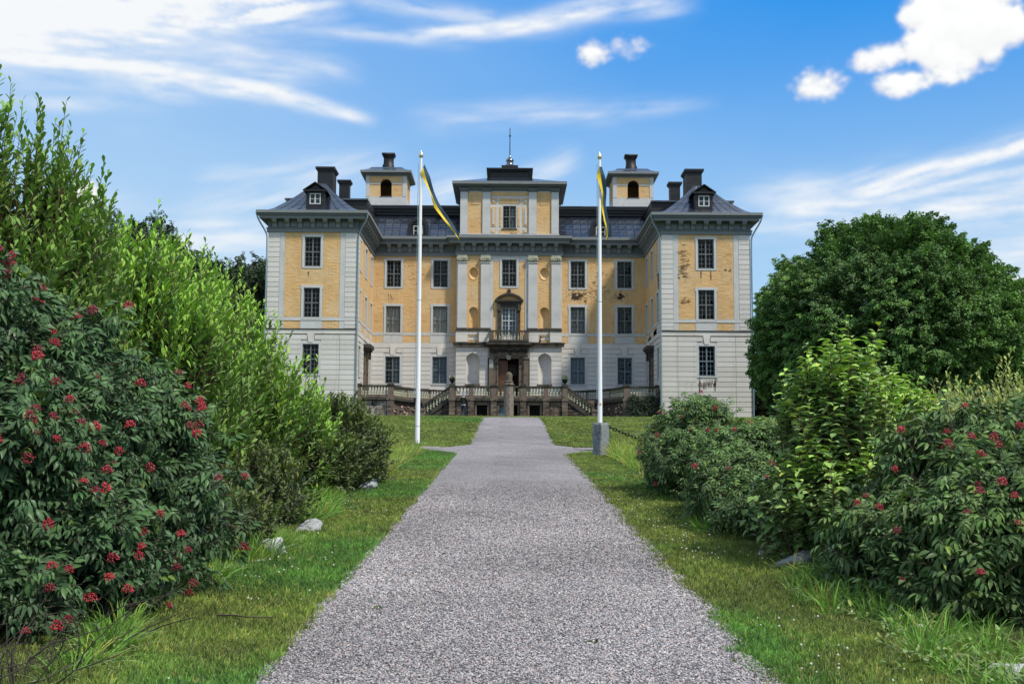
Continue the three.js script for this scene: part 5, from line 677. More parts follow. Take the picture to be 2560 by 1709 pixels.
// ---------------------------------------------------------------- person seen from behind, arms raised to a camera
{
  const y = Hg(-3.4, 93.2), t = thing('person', 'person in a blue cap, black jacket and jeans seen from behind by the terrace', 'person', V(-3.4, y, -93.2));
  const bones = [[0, 0.98, 0, 0, 1.12, 0, 0.15, 0.15], [0, 1.12, 0, 0, 1.38, -0.02, 0.15, 0.165], [-0.1, 1.4, -0.02, 0.1, 1.4, -0.02, 0.11, 0.11], [0, 1.44, -0.02, 0, 1.56, -0.05, 0.06, 0.055], [0, 1.62, -0.06, 0, 1.66, -0.05, 0.092, 0.092],
    [-0.09, 0.95, 0, -0.1, 0.52, -0.02, 0.095, 0.068], [-0.1, 0.52, -0.02, -0.11, 0.09, 0.03, 0.062, 0.045], [-0.11, 0.05, 0.03, -0.12, 0.045, -0.12, 0.045, 0.04], [0.09, 0.95, 0, 0.1, 0.52, -0.04, 0.095, 0.068], [0.1, 0.52, -0.04, 0.12, 0.09, 0.0, 0.062, 0.045], [0.12, 0.05, 0.0, 0.15, 0.045, -0.14, 0.045, 0.04],
    [-0.18, 1.4, -0.02, -0.29, 1.18, -0.1, 0.07, 0.055], [-0.29, 1.18, -0.1, -0.1, 1.42, -0.3, 0.052, 0.04], [-0.1, 1.42, -0.3, -0.06, 1.5, -0.32, 0.036, 0.03], [0.18, 1.4, -0.02, 0.34, 1.2, -0.06, 0.07, 0.056], [0.34, 1.2, -0.06, 0.12, 1.42, -0.3, 0.052, 0.04], [0.12, 1.42, -0.3, 0.07, 1.5, -0.32, 0.036, 0.03]];
  const N = 84, mc = new MarchingCubes(N, M.iron, false, false, 200000); mc.isolation = 0; const S = 0.95, cy = 0.88;
  for (let k = 0; k < N; k++) for (let j = 0; j < N; j++) for (let i = 0; i < N; i++) {
    const px = (i / N * 2 - 1) * S, py = (j / N * 2 - 1) * S + cy, pz = (k / N * 2 - 1) * S; let d = 9;
    if (Math.abs(px) < 0.6 && Math.abs(pz) < 0.5) for (const [x0, y0, z0, x1, y1, z1, r0, r1] of bones) { const bx = x1 - x0, by = y1 - y0, bz = z1 - z0, t2 = clamp(((px - x0) * bx + (py - y0) * by + (pz - z0) * bz) / (bx * bx + by * by + bz * bz + 1e-9)), e = Math.hypot(px - x0 - bx * t2, py - y0 - by * t2, pz - z0 - bz * t2) - lerp(r0, r1, t2), h = clamp(0.5 + 0.5 * (d - e) / 0.035); d = lerp(d, e, h) - 0.035 * h * (1 - h); }
    mc.field[i + j * N + k * N * N] = -d;
  }
  mc.update(); const n = mc.count, pos = mc.positionArray.slice(0, n * 3), col = new Float32Array(n * 3); for (let i = 0; i < n; i++) { const x = pos[i * 3] *= S, yy = pos[i * 3 + 1] = pos[i * 3 + 1] * S + cy, z = pos[i * 3 + 2] *= S; const hand = z < -0.29 && yy > 1.38 && yy < 1.56; const c = yy < 0.085 ? [0.05, 0.045, 0.04] : yy < 0.9 ? [0.012, 0.022, 0.06] : yy < 0.97 ? [0.55, 0.58, 0.65] : hand || yy > 1.5 ? [0.48, 0.29, 0.2] : [0.008, 0.008, 0.010]; col.set(c, i * 3); }
  const g = new THREE.BufferGeometry(); g.setAttribute('position', new THREE.BufferAttribute(pos, 3)); g.setAttribute('normal', new THREE.BufferAttribute(mc.normalArray.slice(0, n * 3), 3)); g.setAttribute('color', new THREE.BufferAttribute(col, 3)); g.deleteAttribute('normal'); const g2 = mergeVertices(g, 1e-4); g2.computeVertexNormals();
  const body = mesh('body', g2, new THREE.MeshStandardMaterial({ vertexColors: true, roughness: 0.9 }), t);
  mesh('cap', merged([new THREE.SphereGeometry(0.104, 14, 8, 0, 6.3, 0, 1.65).translate(0, 1.665, -0.05), new THREE.CylinderGeometry(0.075, 0.08, 0.012, 12).scale(1, 1, 1.3).translate(0, 1.665, -0.15)].map((q) => uvm(q))), std({ rgb: [0.12, 0.19, 0.48], roughness: 0.85 }), t);
  mesh('hair', uvm(new THREE.SphereGeometry(0.1, 12, 8).scale(1, 0.7, 0.9).translate(0, 1.6, -0.035)), std({ rgb: [0.4, 0.4, 0.42], roughness: 0.9 }), t); mesh('face', merged([new THREE.SphereGeometry(0.018, 8, 6).scale(0.8, 1.2, 1).translate(0, 1.615, -0.155), new THREE.SphereGeometry(0.02, 8, 6).scale(0.5, 1, 0.8).translate(-0.095, 1.62, -0.05), new THREE.SphereGeometry(0.02, 8, 6).scale(0.5, 1, 0.8).translate(0.095, 1.62, -0.05)].map((q) => uvm(q))), std({ rgb: [0.48, 0.29, 0.2], roughness: 0.7 }), t);
  for (const s of [-1, 1]) mesh('fingers', merged([0, 1, 2, 3].map((i) => uvm(tube([V(s * 0.075, 1.53 - i * 0.02, -0.31), V(s * 0.085, 1.535 - i * 0.02, -0.35), V(s * 0.05, 1.54 - i * 0.02, -0.375)], 0.01, 0.008, 6, 6))).concat([uvm(tube([V(s * 0.06, 1.5, -0.3), V(s * 0.045, 1.515, -0.31), V(s * 0.03, 1.535, -0.32)], 0.011, 0.009, 6, 6))])), std({ rgb: [0.48, 0.29, 0.2], roughness: 0.7 }), t);
  t.rotation.y = -0.5;
  const cam = thing('camera', 'small black camera held up by the person in the blue cap', 'camera', V(-3.4, y + 1.53, -93.2)); cam.rotation.y = -0.5; mesh('camera_body', box(-0.055, 0.055, -0.035, 0.035, -0.37, -0.33), M.iron, cam); mesh('lens', lathe([[0.028, 0], [0.028, 0.05], [0, 0.05]], 12).rotateX(-Math.PI / 2).translate(0, 0, -0.37), M.iron, cam);
}

// ---------------------------------------------------------------- leaves, shrubs and trees
rnd = mulberry(1234);
function leafGeo(w, fold = 0.18, droop = 0.15, st = [[0, 0.04], [0.22, 0.72], [0.5, 1], [0.78, 0.62], [1, 0.02]], z0 = 0, L = 1, turn = null) {
  const pos = [], idx = []; st.forEach(([t, k]) => { const y = -droop * t * t; for (const e of [-1, 0, 1]) pos.push(e * k * w / 2, y + Math.abs(e) * k * fold * w, z0 + t * L); });
  for (let i = 0; i < st.length - 1; i++) for (const e of [0, 1]) { const a = i * 3 + e; idx.push(a, a + 4, a + 1, a, a + 3, a + 4); }
  const g = new THREE.BufferGeometry(); g.setAttribute('position', new THREE.Float32BufferAttribute(pos, 3)); g.setIndex(idx); if (turn) g.applyMatrix4(turn); g.computeVertexNormals(); return g;
}
const compound = (pairs, leafW, drop) => { const l = [], o = new THREE.Object3D(); const add = (z, ang, k, tilt) => { o.position.set(0, -drop * z * z * 0.5, z); o.rotation.set(0.25 + drop * z, ang, tilt, 'YXZ'); o.scale.setScalar(k); o.updateMatrix(); l.push(leafGeo(leafW, 0.16, 0.34, [[0, 0.05], [0.3, 0.9], [0.62, 0.8], [1, 0.02]], 0.03, 1, o.matrix.clone())); }; for (let i = 0; i < pairs; i++) for (const s of [-1, 1]) add(0.2 + i * 0.3, s * (1.05 - 0.15 * i), 0.56 - 0.02 * i, s * -0.2); add(0.24 + (pairs - 0.6) * 0.26, 0, 0.56, 0); const r = new THREE.CylinderGeometry(0.007, 0.012, 0.75, 3, 1).rotateX(Math.PI / 2).translate(0, -0.01, 0.37).toNonIndexed(); r.deleteAttribute('uv'); return mergeGeometries([...l.map((g) => g.toNonIndexed()), r]); };
const LG = { willow: leafGeo(0.42, 0.14, 0.12, [[0, 0.04], [0.25, 0.5], [0.62, 1], [0.85, 0.75], [1, 0.05]]), oval: leafGeo(0.56, 0.2, 0.2), broad: leafGeo(0.6, 0.22, 0.25), elder: compound(2, 0.38, 0.4), elder2: compound(2, 0.4, 0.55), elderDroop: compound(2, 0.42, 0.7) };
const bark = std({ map: grimeC, size: 0.4, roughness: 0.95, rgb: [0.07, 0.052, 0.038] }), barkRed = std({ map: grimeC, size: 0.4, roughness: 0.9, rgb: [0.11, 0.055, 0.035] });
const berryGeo = (() => { const l = [], r = mulberry(5); for (let i = 0; i < 64; i++) { const a = r() * 6.283, h = r(), q = Math.sqrt(r()) * (1 - 0.45 * h); l.push(new THREE.IcosahedronGeometry(0.11 * (0.85 + 0.3 * r()), 1).translate(q * Math.cos(a), h * 0.95 - 0.1, q * Math.sin(a))); } return mergeGeometries(l.map((g) => { g = g.index ? g.toNonIndexed() : g; g.deleteAttribute('uv'); return g; })); })();
const berryMats = [[0.34, 0.008, 0.026], [0.22, 0.005, 0.018], [0.42, 0.014, 0.032]].map((c) => std({ rgb: c, roughness: 0.32, clearcoat: 0.4, clearcoatRoughness: 0.2 }));
const up = V(0, 1, 0), tmpM = new THREE.Matrix4();
function frameOf(dir, upv, at, size, roll = 0) { const z = dir.clone().normalize(), x = new THREE.Vector3().crossVectors(upv, z); if (x.lengthSq() < 1e-4) x.set(1, 0, 0); x.normalize(); const y = new THREE.Vector3().crossVectors(z, x); const m = new THREE.Matrix4().makeBasis(x, y, z); if (roll) m.multiply(tmpM.makeRotationZ(roll)); m.scale(V(size, size, size)); m.setPosition(at); return m; }
const leafMats = new Map();
function matFor(base, c) { const q = c.map((v) => Math.round(v * 5) / 5), key = base.uuid + q.join(); if (!leafMats.has(key)) { const m = base.clone(); m.color.set(base.color.r * q[0], base.color.g * q[1], base.color.b * q[2]); m.color.setRGB(base.color.r * q[0], base.color.g * q[1], base.color.b * q[2]); leafMats.set(key, m); } return leafMats.get(key); }
// leaves: [matrix, colour factor]; the nearest ones become parts of their own, the rest one mass
function foliage(parent, leaves, geo, mat, single, nameOne = 'leaf') {
  const origin = parent.position, dist = (m) => Math.hypot(m.elements[12], m.elements[13] - 1.65, m.elements[14]);
  if (single) { leaves.sort((a, b) => dist(a[0]) - dist(b[0])); for (const [m, c] of leaves.slice(0, single)) { const o = mesh(nameOne, geo, matFor(mat, c), parent); m.elements[12] -= origin.x; m.elements[13] -= origin.y; m.elements[14] -= origin.z; o.applyMatrix4(m); } leaves = leaves.slice(single); }
  const im = new THREE.InstancedMesh(geo, mat, leaves.length), c = new THREE.Color(); im.name = 'foliage'; im.userData.kind = 'stuff'; im.castShadow = im.receiveShadow = true;
  leaves.forEach(([m, k], i) => { m.elements[12] -= origin.x; m.elements[13] -= origin.y; m.elements[14] -= origin.z; im.setMatrixAt(i, m); im.setColorAt(i, c.setRGB(...k)); });
  parent.add(im); return im;
}
const randDir = () => { const z = R(-1, 1), a = rnd() * 6.2832, r = Math.sqrt(1 - z * z); return V(r * Math.cos(a), z, r * Math.sin(a)); };
function shrub(o) {
  const [bx, bd] = o.at, by = Hg(bx, bd), t = thing('shrub', o.label, 'shrub', V(bx, by, -bd), o.group), leaves = [], twigs = [], vol = o.blobs.map((b) => b[3] * b[4] + b[3] * b[5] + b[4] * b[5]), tot = vol.reduce((a, b) => a + b);
  const stems = [], berries = [], clumps = o.blobs.map((b) => Array.from({ length: o.clumps ?? 26 }, () => [randDir(), R(0.2, 0.42), R(0.84, 1.14)]));
  for (let n = 0; n < o.twigs; n++) {
    let q = rnd() * tot, k = 0; while (q > vol[k]) q -= vol[k++];
    const b = o.blobs[k], cl = clumps[k][Math.floor(rnd() * clumps[k].length)], dir = rnd() < 0.82 ? cl[0].clone().addScaledVector(randDir(), cl[1]).normalize() : randDir(); if (dir.y < -0.75) dir.y *= -0.6; const f = 1 - (o.shell ?? 0.5) * Math.pow(rnd(), 1.4), lump = 0.80 + 0.4 * noise(dir.x * 2.1 + b[0] * 3 + 20, dir.y * 2.1 + 7, dir.z * 2.1 + b[2]) + (cl[2] - 1);
    const p = V(b[0] + dir.x * b[3] * f * lump, b[1] + dir.y * b[4] * f * lump, -b[2] + dir.z * b[5] * f * lump); const gy = Hg(p.x, -p.z); if (p.y < gy + (o.clear ?? 0.08)) continue;
    const top = dir.y > 0.35 ? 1 : 0, shoot = rnd() < (o.shootShare ?? 0) && top;
    const ax = dir.clone().multiplyScalar(o.out ?? 0.6).addScaledVector(up, (o.up ?? 0.7) * (shoot ? 2.2 : 1)).addScaledVector(randDir(), o.stray ?? 0.35); ax.addScaledVector(V(1, 0, 0), o.leanX ?? 0).normalize();
    const L = R(...o.len) * (shoot ? 1.5 : 1), tip = p.clone().addScaledVector(ax, L * 0.55), root = p.clone().addScaledVector(ax, -L * 0.45), bend = randDir().multiplyScalar(L * 0.08), cp = p.clone().add(bend).addScaledVector(up, (o.arch ?? 0) * L); tip.addScaledVector(up, -(o.arch ?? 0) * L * 0.8);
    const P = (s) => root.clone().multiplyScalar((1 - s) * (1 - s)).addScaledVector(cp, 2 * s * (1 - s)).addScaledVector(tip, s * s), T = (s) => cp.clone().sub(root).multiplyScalar(2 * (1 - s)).addScaledVector(tip.clone().sub(cp), 2 * s).normalize();
    twigs.push([root, P(0.5), tip]); const tone = R(0.75, 1.25), tint = rnd(), inner = f < 0.75;
    const m = Math.max(2, Math.round(o.per * (shoot ? 1.4 : 1) * R(0.8, 1.2)));
    for (let i = 0; i < m; i++) {
      const s = m === 1 ? 1 : lerp(o.from ?? 0.12, 1.0, i / (m - 1)), at = P(s), tv = T(s), phi = i * 2.4 + n, side = randDir().cross(tv).normalize().applyAxisAngle(tv, phi), al = lerp(1.05, 0.45, s) * R(0.8, 1.2);
      const ld = o.opposite ? side.clone().multiplyScalar(0.9).addScaledVector(tv, 0.35).addScaledVector(up, R(-0.25, 0.3)).normalize() : tv.clone().multiplyScalar(Math.cos(al)).addScaledVector(side, Math.sin(al));
      const sz = R(...o.leaf) * lerp(1.05, 0.72, s * s), young = s > 0.72 && top ? o.young ?? 0.4 : 0, uv = o.opposite ? up : tv.clone().addScaledVector(up, 0.8);
      const yel = rnd() < (o.yellowing ?? 0.012); const k = tone * R(0.85, 1.15); leaves.push([frameOf(ld, uv, at, sz, R(-0.35, 0.35)), yel ? [2.6, 1.7, 0.6] : [k * (1 + young * 1.1 + 0.25 * tint), k * (1 + young * 0.9), k * (1 + young * 0.2)]]);
    }
    const buried = o.blobs.some((c, i) => i !== k && ((p.x - c[0]) / c[3]) ** 2 + ((p.y - c[1]) / c[4]) ** 2 + ((p.z + c[2]) / c[5]) ** 2 < 0.8); if (o.berries && !buried && f > 0.82 && dir.z > -0.1 && dir.y > -0.8) berries.push([tip.clone(), ax.clone()]);
  }
  const tg = twigs.map(([a, b, c]) => tube([a, b, c].map((p) => p.clone().sub(t.position)), o.twigR ?? 0.006, 0.0025, 3, 3)); if (tg.length) { const w = mesh('twigs', mergeGeometries(tg), o.bark ?? bark, t); w.userData.kind = 'stuff'; }
  for (let i = 0; i < (o.stems ?? 9); i++) { const b = o.blobs[i % o.blobs.length], e = V(b[0] + R(-0.7, 0.7) * b[3], b[1] + R(-0.1, 0.75) * b[4], -b[2] + R(-0.6, 0.6) * b[5]), s = V(bx + R(-0.35, 0.35) * (o.foot ?? 1), 0, -bd + R(-0.4, 0.4) * (o.foot ?? 1)); s.y = Hg(s.x, -s.z) - 0.05; const mid = s.clone().lerp(e, 0.5).add(V(R(-0.1, 0.1), 0.15, R(-0.1, 0.1))); mesh('stem', tube([s, mid, e].map((p) => p.sub(t.position)), R(0.014, 0.028), 0.007, 6, 8), o.bark ?? bark, t); }
  foliage(t, leaves, o.geo, o.mat, o.single ?? 0);
  berries.sort((p, q) => p[0].distanceToSquared(camera.position) - q[0].distanceToSquared(camera.position)); 
  for (let i = berries.length - 1; i > 0; i--) { const j = Math.floor(rnd() * (i + 1)); [berries[i], berries[j]] = [berries[j], berries[i]]; }
  for (const [p, a] of berries.slice(0, o.berries ?? 0)) { const m = mesh('berry_cluster', berryGeo, berryMats[Math.floor(rnd() * 3)], t); m.position.copy(p).addScaledVector(V(0, 0, 1), 0.09).addScaledVector(a, 0.05).sub(t.position); const s = R(0.032, 0.052) * (o.berrySize ?? 1); m.scale.set(s, s * R(0.8, 1.2), s); m.rotation.set(R(-0.5, 0.8), rnd() * 6, R(-0.5, 0.5)); }
  return t;
}
const mWillow = leafMat('willow_leaf', [0.130, 0.280, 0.038], { transmission: 0.3, clearcoat: 0.15 }), mWillowPale = leafMat('willow_pale_leaf', [0.26, 0.36, 0.11], { transmission: 0.4, clearcoat: 0.12 }), mElder = leafMat('elder_leaf', [0.037, 0.100, 0.030], { transmission: 0.12, clearcoat: 0.3, clearcoatRoughness: 0.35 }), mElderR = leafMat('elder_leaf_light', [0.058, 0.132, 0.027], { transmission: 0.16, clearcoat: 0.25, clearcoatRoughness: 0.35 }), mDark = leafMat('dark_leaf', [0.075, 0.130, 0.024], { clearcoat: 0.2 }), mBroad = leafMat('broad_leaf', [0.165, 0.310, 0.062], { transmission: 0.26, clearcoat: 0.2 });
const GW = 'upright bright green willow shrubs', GE = 'red berried elder shrubs';
shrub({ at: [-3.5, 9.4], label: 'tall dark elder shrub loaded with crimson berry clusters at the left picture edge', group: GE, blobs: [[-3.95, 2.15, 9.6, 0.75, 1.0, 0.9], [-3.45, 1.85, 9.6, 0.7, 0.75, 0.8], [-2.95, 1.55, 9.9, 0.6, 0.6, 0.7], [-2.7, 1.15, 9.9, 0.45, 0.5, 0.6], [-3.7, 1.4, 8.6, 0.8, 0.75, 0.8], [-3.05, 1.0, 8.8, 0.6, 0.5, 0.6], [-3.4, 0.75, 8.0, 0.6, 0.4, 0.5]], twigs: 2900, len: [0.28, 0.6], per: 6, from: 0.3, leaf: [0.1, 0.21], geo: LG.elderDroop, mat: mElder, out: 0.9, up: 0.3, arch: 0.16, opposite: true, stray: 0.6, single: 200, berries: 150, berrySize: 1.0, shell: 0.45, stems: 16, clear: 0.12, foot: 1.6 });
shrub({ at: [-4.9, 12.4], label: 'tallest willow shrub, its shoots standing highest against the sky', group: GW, blobs: [[-4.9, 2.75, 12.4, 0.9, 1.75, 1.0], [-5.3, 3.3, 12.2, 0.5, 1.7, 0.7], [-4.75, 3.7, 12.4, 0.35, 1.1, 0.5], [-4.45, 3.2, 12.6, 0.5, 1.0, 0.6]], twigs: 1250, len: [0.5, 0.85], per: 16, leaf: [0.09, 0.135], geo: LG.willow, mat: mWillow, out: 0.4, up: 1.1, stray: 0.25, leanX: 0.16, shootShare: 0.4, single: 60, stems: 14, bark: barkRed, young: 0.25 });
shrub({ at: [-4.3, 14.4], label: 'broad willow shrub behind the berry laden elder, leaning towards the path', group: GW, blobs: [[-4.35, 2.45, 14.4, 1.05, 1.5, 1.1], [-3.75, 2.15, 14.0, 0.75, 1.2, 0.9], [-4.5, 3.3, 14.6, 0.7, 0.7, 0.7]], twigs: 1350, len: [0.5, 0.85], per: 16, leaf: [0.09, 0.13], geo: LG.willow, mat: mWillow, out: 0.45, up: 1.1, stray: 0.25, leanX: 0.2, shootShare: 0.35, single: 60, stems: 14, bark: barkRed, young: 0.85 });
shrub({ at: [-4.0, 17.3], label: 'pale tipped willow shrub overlapping the far trees left of the palace', group: GW, blobs: [[-4.1, 2.7, 17.3, 0.8, 1.3, 1.1], [-3.55, 2.15, 16.8, 0.6, 0.95, 0.9]], twigs: 950, len: [0.5, 0.85], per: 16, leaf: [0.095, 0.13], geo: LG.willow, mat: mWillow, out: 0.45, up: 1.15, stray: 0.25, leanX: 0.18, shootShare: 0.4, single: 50, stems: 10, bark: barkRed, young: 1.0 });
shrub({ at: [-3.35, 17.6], label: 'lowest willow shrub, overlapping the white corner of the palace wing', group: GW, blobs: [[-3.25, 1.85, 17.5, 0.55, 0.8, 1.1], [-3.0, 1.6, 18.2, 0.42, 0.65, 0.9]], twigs: 620, len: [0.45, 0.8], per: 15, leaf: [0.09, 0.13], geo: LG.willow, mat: mWillow, out: 0.45, up: 1.15, stray: 0.25, leanX: 0.22, shootShare: 0.35, single: 40, stems: 8, bark: barkRed, young: 0.85 });
shrub({ at: [-2.95, 20.8], label: 'dense dark rounded shrub at the end of the row nearest the flagpole on the lawn', blobs: [[-2.85, 1.85, 20.2, 0.75, 0.75, 1.0], [-2.8, 1.75, 22.0, 0.7, 0.75, 1.2], [-2.85, 1.55, 18.6, 0.6, 0.55, 0.9], [-3.1, 2.1, 20.8, 0.6, 0.6, 0.9]], twigs: 2300, len: [0.2, 0.36], per: 10, leaf: [0.065, 0.1], geo: LG.oval, mat: mDark, out: 0.7, up: 0.6, stray: 0.4, single: 60, stems: 12, shell: 0.35, young: 0.5 });
shrub({ at: [-2.75, 12.6], label: 'low leafy shrub spilling onto the grass beside the pale boulder', blobs: [[-2.85, 0.95, 12.6, 0.5, 0.45, 0.9], [-3.2, 1.2, 11.6, 0.6, 0.6, 0.8], [-2.9, 1.2, 14.6, 0.5, 0.6, 1.1]], twigs: 950, len: [0.22, 0.42], per: 10, leaf: [0.06, 0.095], geo: LG.oval, mat: mDark, out: 0.6, up: 0.7, stray: 0.4, single: 60, stems: 8, shell: 0.4, clear: 0.02 });
// right of the path
shrub({ at: [3.2, 20.5], label: 'small bronze tinged elder shrub in front of the palace wing corner', group: GE, blobs: [[3.1, 1.9, 20.4, 0.75, 0.75, 1.2], [2.75, 1.6, 19.2, 0.5, 0.55, 0.9], [3.5, 1.75, 21, 0.6, 0.6, 0.9]], twigs: 1400, len: [0.22, 0.42], per: 6, from: 0.3, leaf: [0.13, 0.2], geo: LG.elder, mat: mElderR, out: 0.8, up: 0.45, arch: 0.08, opposite: true, single: 40, berries: 26, shell: 0.4, stems: 12, clear: 0.1 });
shrub({ at: [3.3, 16.6], label: 'spreading elder shrub beside the path below the half hidden granite post', group: GE, blobs: [[3.2, 1.5, 16.6, 0.75, 0.65, 1.2], [2.8, 1.2, 15.2, 0.5, 0.5, 0.9], [3.7, 1.55, 17, 0.7, 0.6, 1.0], [2.9, 1.1, 14.0, 0.45, 0.45, 0.7]], twigs: 1600, len: [0.22, 0.45], per: 6, from: 0.3, leaf: [0.14, 0.22], geo: LG.elder, mat: mElderR, out: 0.8, up: 0.45, arch: 0.1, opposite: true, single: 50, berries: 24, shell: 0.4, stems: 12, clear: 0.08 });
shrub({ at: [3.35, 12.3], label: 'tall shrub with broad light green leaves and upright shoots before the round tree', blobs: [[3.35, 1.65, 12.3, 0.7, 0.85, 0.75], [2.9, 1.15, 12.0, 0.5, 0.55, 0.6], [3.9, 1.65, 12.6, 0.6, 0.75, 0.65], [3.3, 2.15, 12.2, 0.45, 0.5, 0.45], [3.3, 1.1, 11.4, 0.6, 0.5, 0.5]], twigs: 1250, len: [0.32, 0.6], per: 11, leaf: [0.10, 0.15], geo: LG.broad, mat: mBroad, opposite: true, out: 0.4, up: 1.0, stray: 0.35, shootShare: 0.6, single: 150, stems: 14, shell: 0.5, bark: barkRed, young: 0.8, twigR: 0.008 });
shrub({ at: [3.75, 10.0], label: 'large glossy elder shrub with scattered red clusters at the right picture edge', group: GE, blobs: [[3.9, 1.35, 10.2, 0.7, 0.68, 0.8], [3.1, 0.9, 10.0, 0.45, 0.4, 0.6], [4.4, 1.45, 10.6, 0.8, 0.7, 0.9], [3.45, 0.95, 9.2, 0.55, 0.45, 0.55], [4.05, 1.1, 9.2, 0.65, 0.6, 0.6]], twigs: 2000, len: [0.28, 0.55], per: 6, from: 0.3, leaf: [0.14, 0.21], geo: LG.elder2, mat: mElderR, out: 0.8, up: 0.4, arch: 0.12, opposite: true, single: 200, berries: 60, berrySize: 0.9, shell: 0.42, stems: 18, clear: 0.12, foot: 1.8 });
shrub({ at: [6.3, 16], label: 'silvery pale willow shrub behind the glossy elder at the right picture edge', group: GW, blobs: [[6.2, 1.8, 16, 1.0, 0.75, 1.2], [5.5, 1.5, 15, 0.7, 0.6, 0.9], [7.2, 1.9, 16.5, 1.0, 0.8, 1.2]], twigs: 900, len: [0.4, 0.75], per: 15, leaf: [0.07, 0.11], geo: LG.willow, mat: mWillowPale, out: 0.45, up: 1.1, stray: 0.25, shootShare: 0.3, single: 30, stems: 10, bark: barkRed, young: 0.4 });

// trees: trunk, limbs, and a crown of leafy sprays
const sprayGeo = (k) => { const r = mulberry(60 + k), l = [], o = new THREE.Object3D(); for (let i = 0; i < 54; i++) { const s = r(), a = (r() - 0.5) * 2.4; o.position.set((r() - 0.5) * 0.62 * (1 - s * 0.5), (r() - 0.5) * 0.22 - 0.18 * s * s, s); o.rotation.set(0.45 + r() * 0.6, a, (r() - 0.5) * 0.9, 'YXZ'); o.scale.setScalar(0.10 + 0.06 * r()); o.updateMatrix(); l.push(leafGeo(0.8, 0.18, 0.2, [[0, 0.3], [0.4, 1], [1, 0.02]], 0, 1, o.matrix.clone()).toNonIndexed()); } return mergeGeometries(l); };
const sprays = [0, 1, 2].map(sprayGeo);
function tree(o) {
  const [x, d] = o.at, y = o.ground ?? Hg(x, d), t = thing('tree', o.label, 'tree', V(x, y - 0.1, -d), o.group), c = V(x, o.cy, -d), im = sprays.map(() => []);
  mesh('trunk', tube([V(0, 0, 0), V(R(-0.1, 0.1), (o.cy - y) * 0.5, 0), V(R(-0.3, 0.3), o.cy - y + o.ry * 0.4, 0)], o.trunk ?? 0.4, 0.1, 10, 10), bark, t);
  for (let i = 0; i < 9; i++) { const a = i * 2.4, h = R(0.2, 0.8) * (o.cy - y); mesh('limb', tube([V(0, h, 0), V(Math.cos(a) * o.rx * 0.4, h + o.ry * 0.35, Math.sin(a) * o.rx * 0.4), V(Math.cos(a) * o.rx * 0.75, h + o.ry * R(0.3, 0.8), Math.sin(a) * o.rx * 0.75)], (o.trunk ?? 0.4) * 0.4, 0.04, 6, 8), bark, t); }
  const spots = []; for (let i = 0; i < o.n; i++) {
    const dir = randDir(); if (o.flatBottom && dir.y < -0.5) dir.y *= 0.4; dir.normalize(); const inner = rnd() < 0.3, bough = noise(dir.x * 5.5 + x, dir.y * 7.5 + 2, dir.z * 5.5); if (!inner && bough < 0.36 && rnd() < 0.75) continue; const lump = 1 + (o.lump ?? 0.1) * (fbm(dir.x * 2.6 + x, dir.y * 2.6 + 3, dir.z * 2.6, 3) - 0.5) * 2 + 0.20 * (bough - 0.5), f = inner ? R(0.55, 0.88) : R(0.88, 1.0);
    const p = V(c.x + dir.x * o.rx * f * lump, c.y + dir.y * o.ry * f * lump, c.z + dir.z * (o.rz ?? o.rx) * f * lump); if (p.y < y + 0.4) continue;
    const ax = V(dir.x, dir.y * 0.75, dir.z).addScaledVector(up, o.upb ?? 0.15).addScaledVector(randDir(), 0.45).normalize(); const sz = R(...o.spray), k = R(0.7, 1.3), yg = !inner && rnd() < 0.25 ? 0.35 : 0; spots.push(1);
    im[Math.floor(rnd() * 3)].push([frameOf(ax, up.clone().addScaledVector(randDir(), 0.25), p.addScaledVector(ax, -sz * 0.5), sz, R(-0.4, 0.4)), [k * (1 + yg), k * (1 + yg * 0.7), k]]);
  }
  const cr = new THREE.Group(); cr.name = 'crown'; t.add(cr); cr.userData.kind = 'stuff'; sprays.forEach((g, i) => { const f = new THREE.InstancedMesh(g, o.mat, im[i].length), q = new THREE.Color(); f.name = 'foliage'; f.userData.kind = 'stuff'; f.castShadow = f.receiveShadow = true; im[i].forEach(([m, k], j) => { m.elements[12] -= t.position.x; m.elements[13] -= t.position.y; m.elements[14] -= t.position.z; f.setMatrixAt(j, m); f.setColorAt(j, q.setRGB(...k)); }); cr.add(f); });
  return t;
}
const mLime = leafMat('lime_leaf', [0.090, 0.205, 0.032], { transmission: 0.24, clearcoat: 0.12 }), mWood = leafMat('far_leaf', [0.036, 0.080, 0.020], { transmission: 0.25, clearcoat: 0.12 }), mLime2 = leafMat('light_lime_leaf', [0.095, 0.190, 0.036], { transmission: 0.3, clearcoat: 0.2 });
tree({ at: [24.4, 80], label: 'large dome shaped clipped lime tree beside the palace', cy: 9.9, rx: 8.1, ry: 7.5, rz: 8.0, n: 13500, spray: [0.9, 1.5], mat: mLime, lump: 0.10, trunk: 0.55, flatBottom: true, upb: 0.35 });
tree({ at: [38.6, 84], label: 'second clipped lime tree cut off by the picture edge', cy: 9.0, rx: 7.0, ry: 5.6, n: 6000, spray: [0.9, 1.5], mat: mLime2, lump: 0.12, trunk: 0.45, flatBottom: true, upb: 0.35 });
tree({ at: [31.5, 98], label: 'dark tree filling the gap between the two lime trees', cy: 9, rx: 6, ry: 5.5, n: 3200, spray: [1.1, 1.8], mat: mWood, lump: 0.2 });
tree({ at: [21.5, 100], label: 'low dark thicket tree under the dome shaped lime', cy: 7, rx: 5, ry: 3, n: 2200, spray: [1.0, 1.6], mat: mWood, lump: 0.2 });
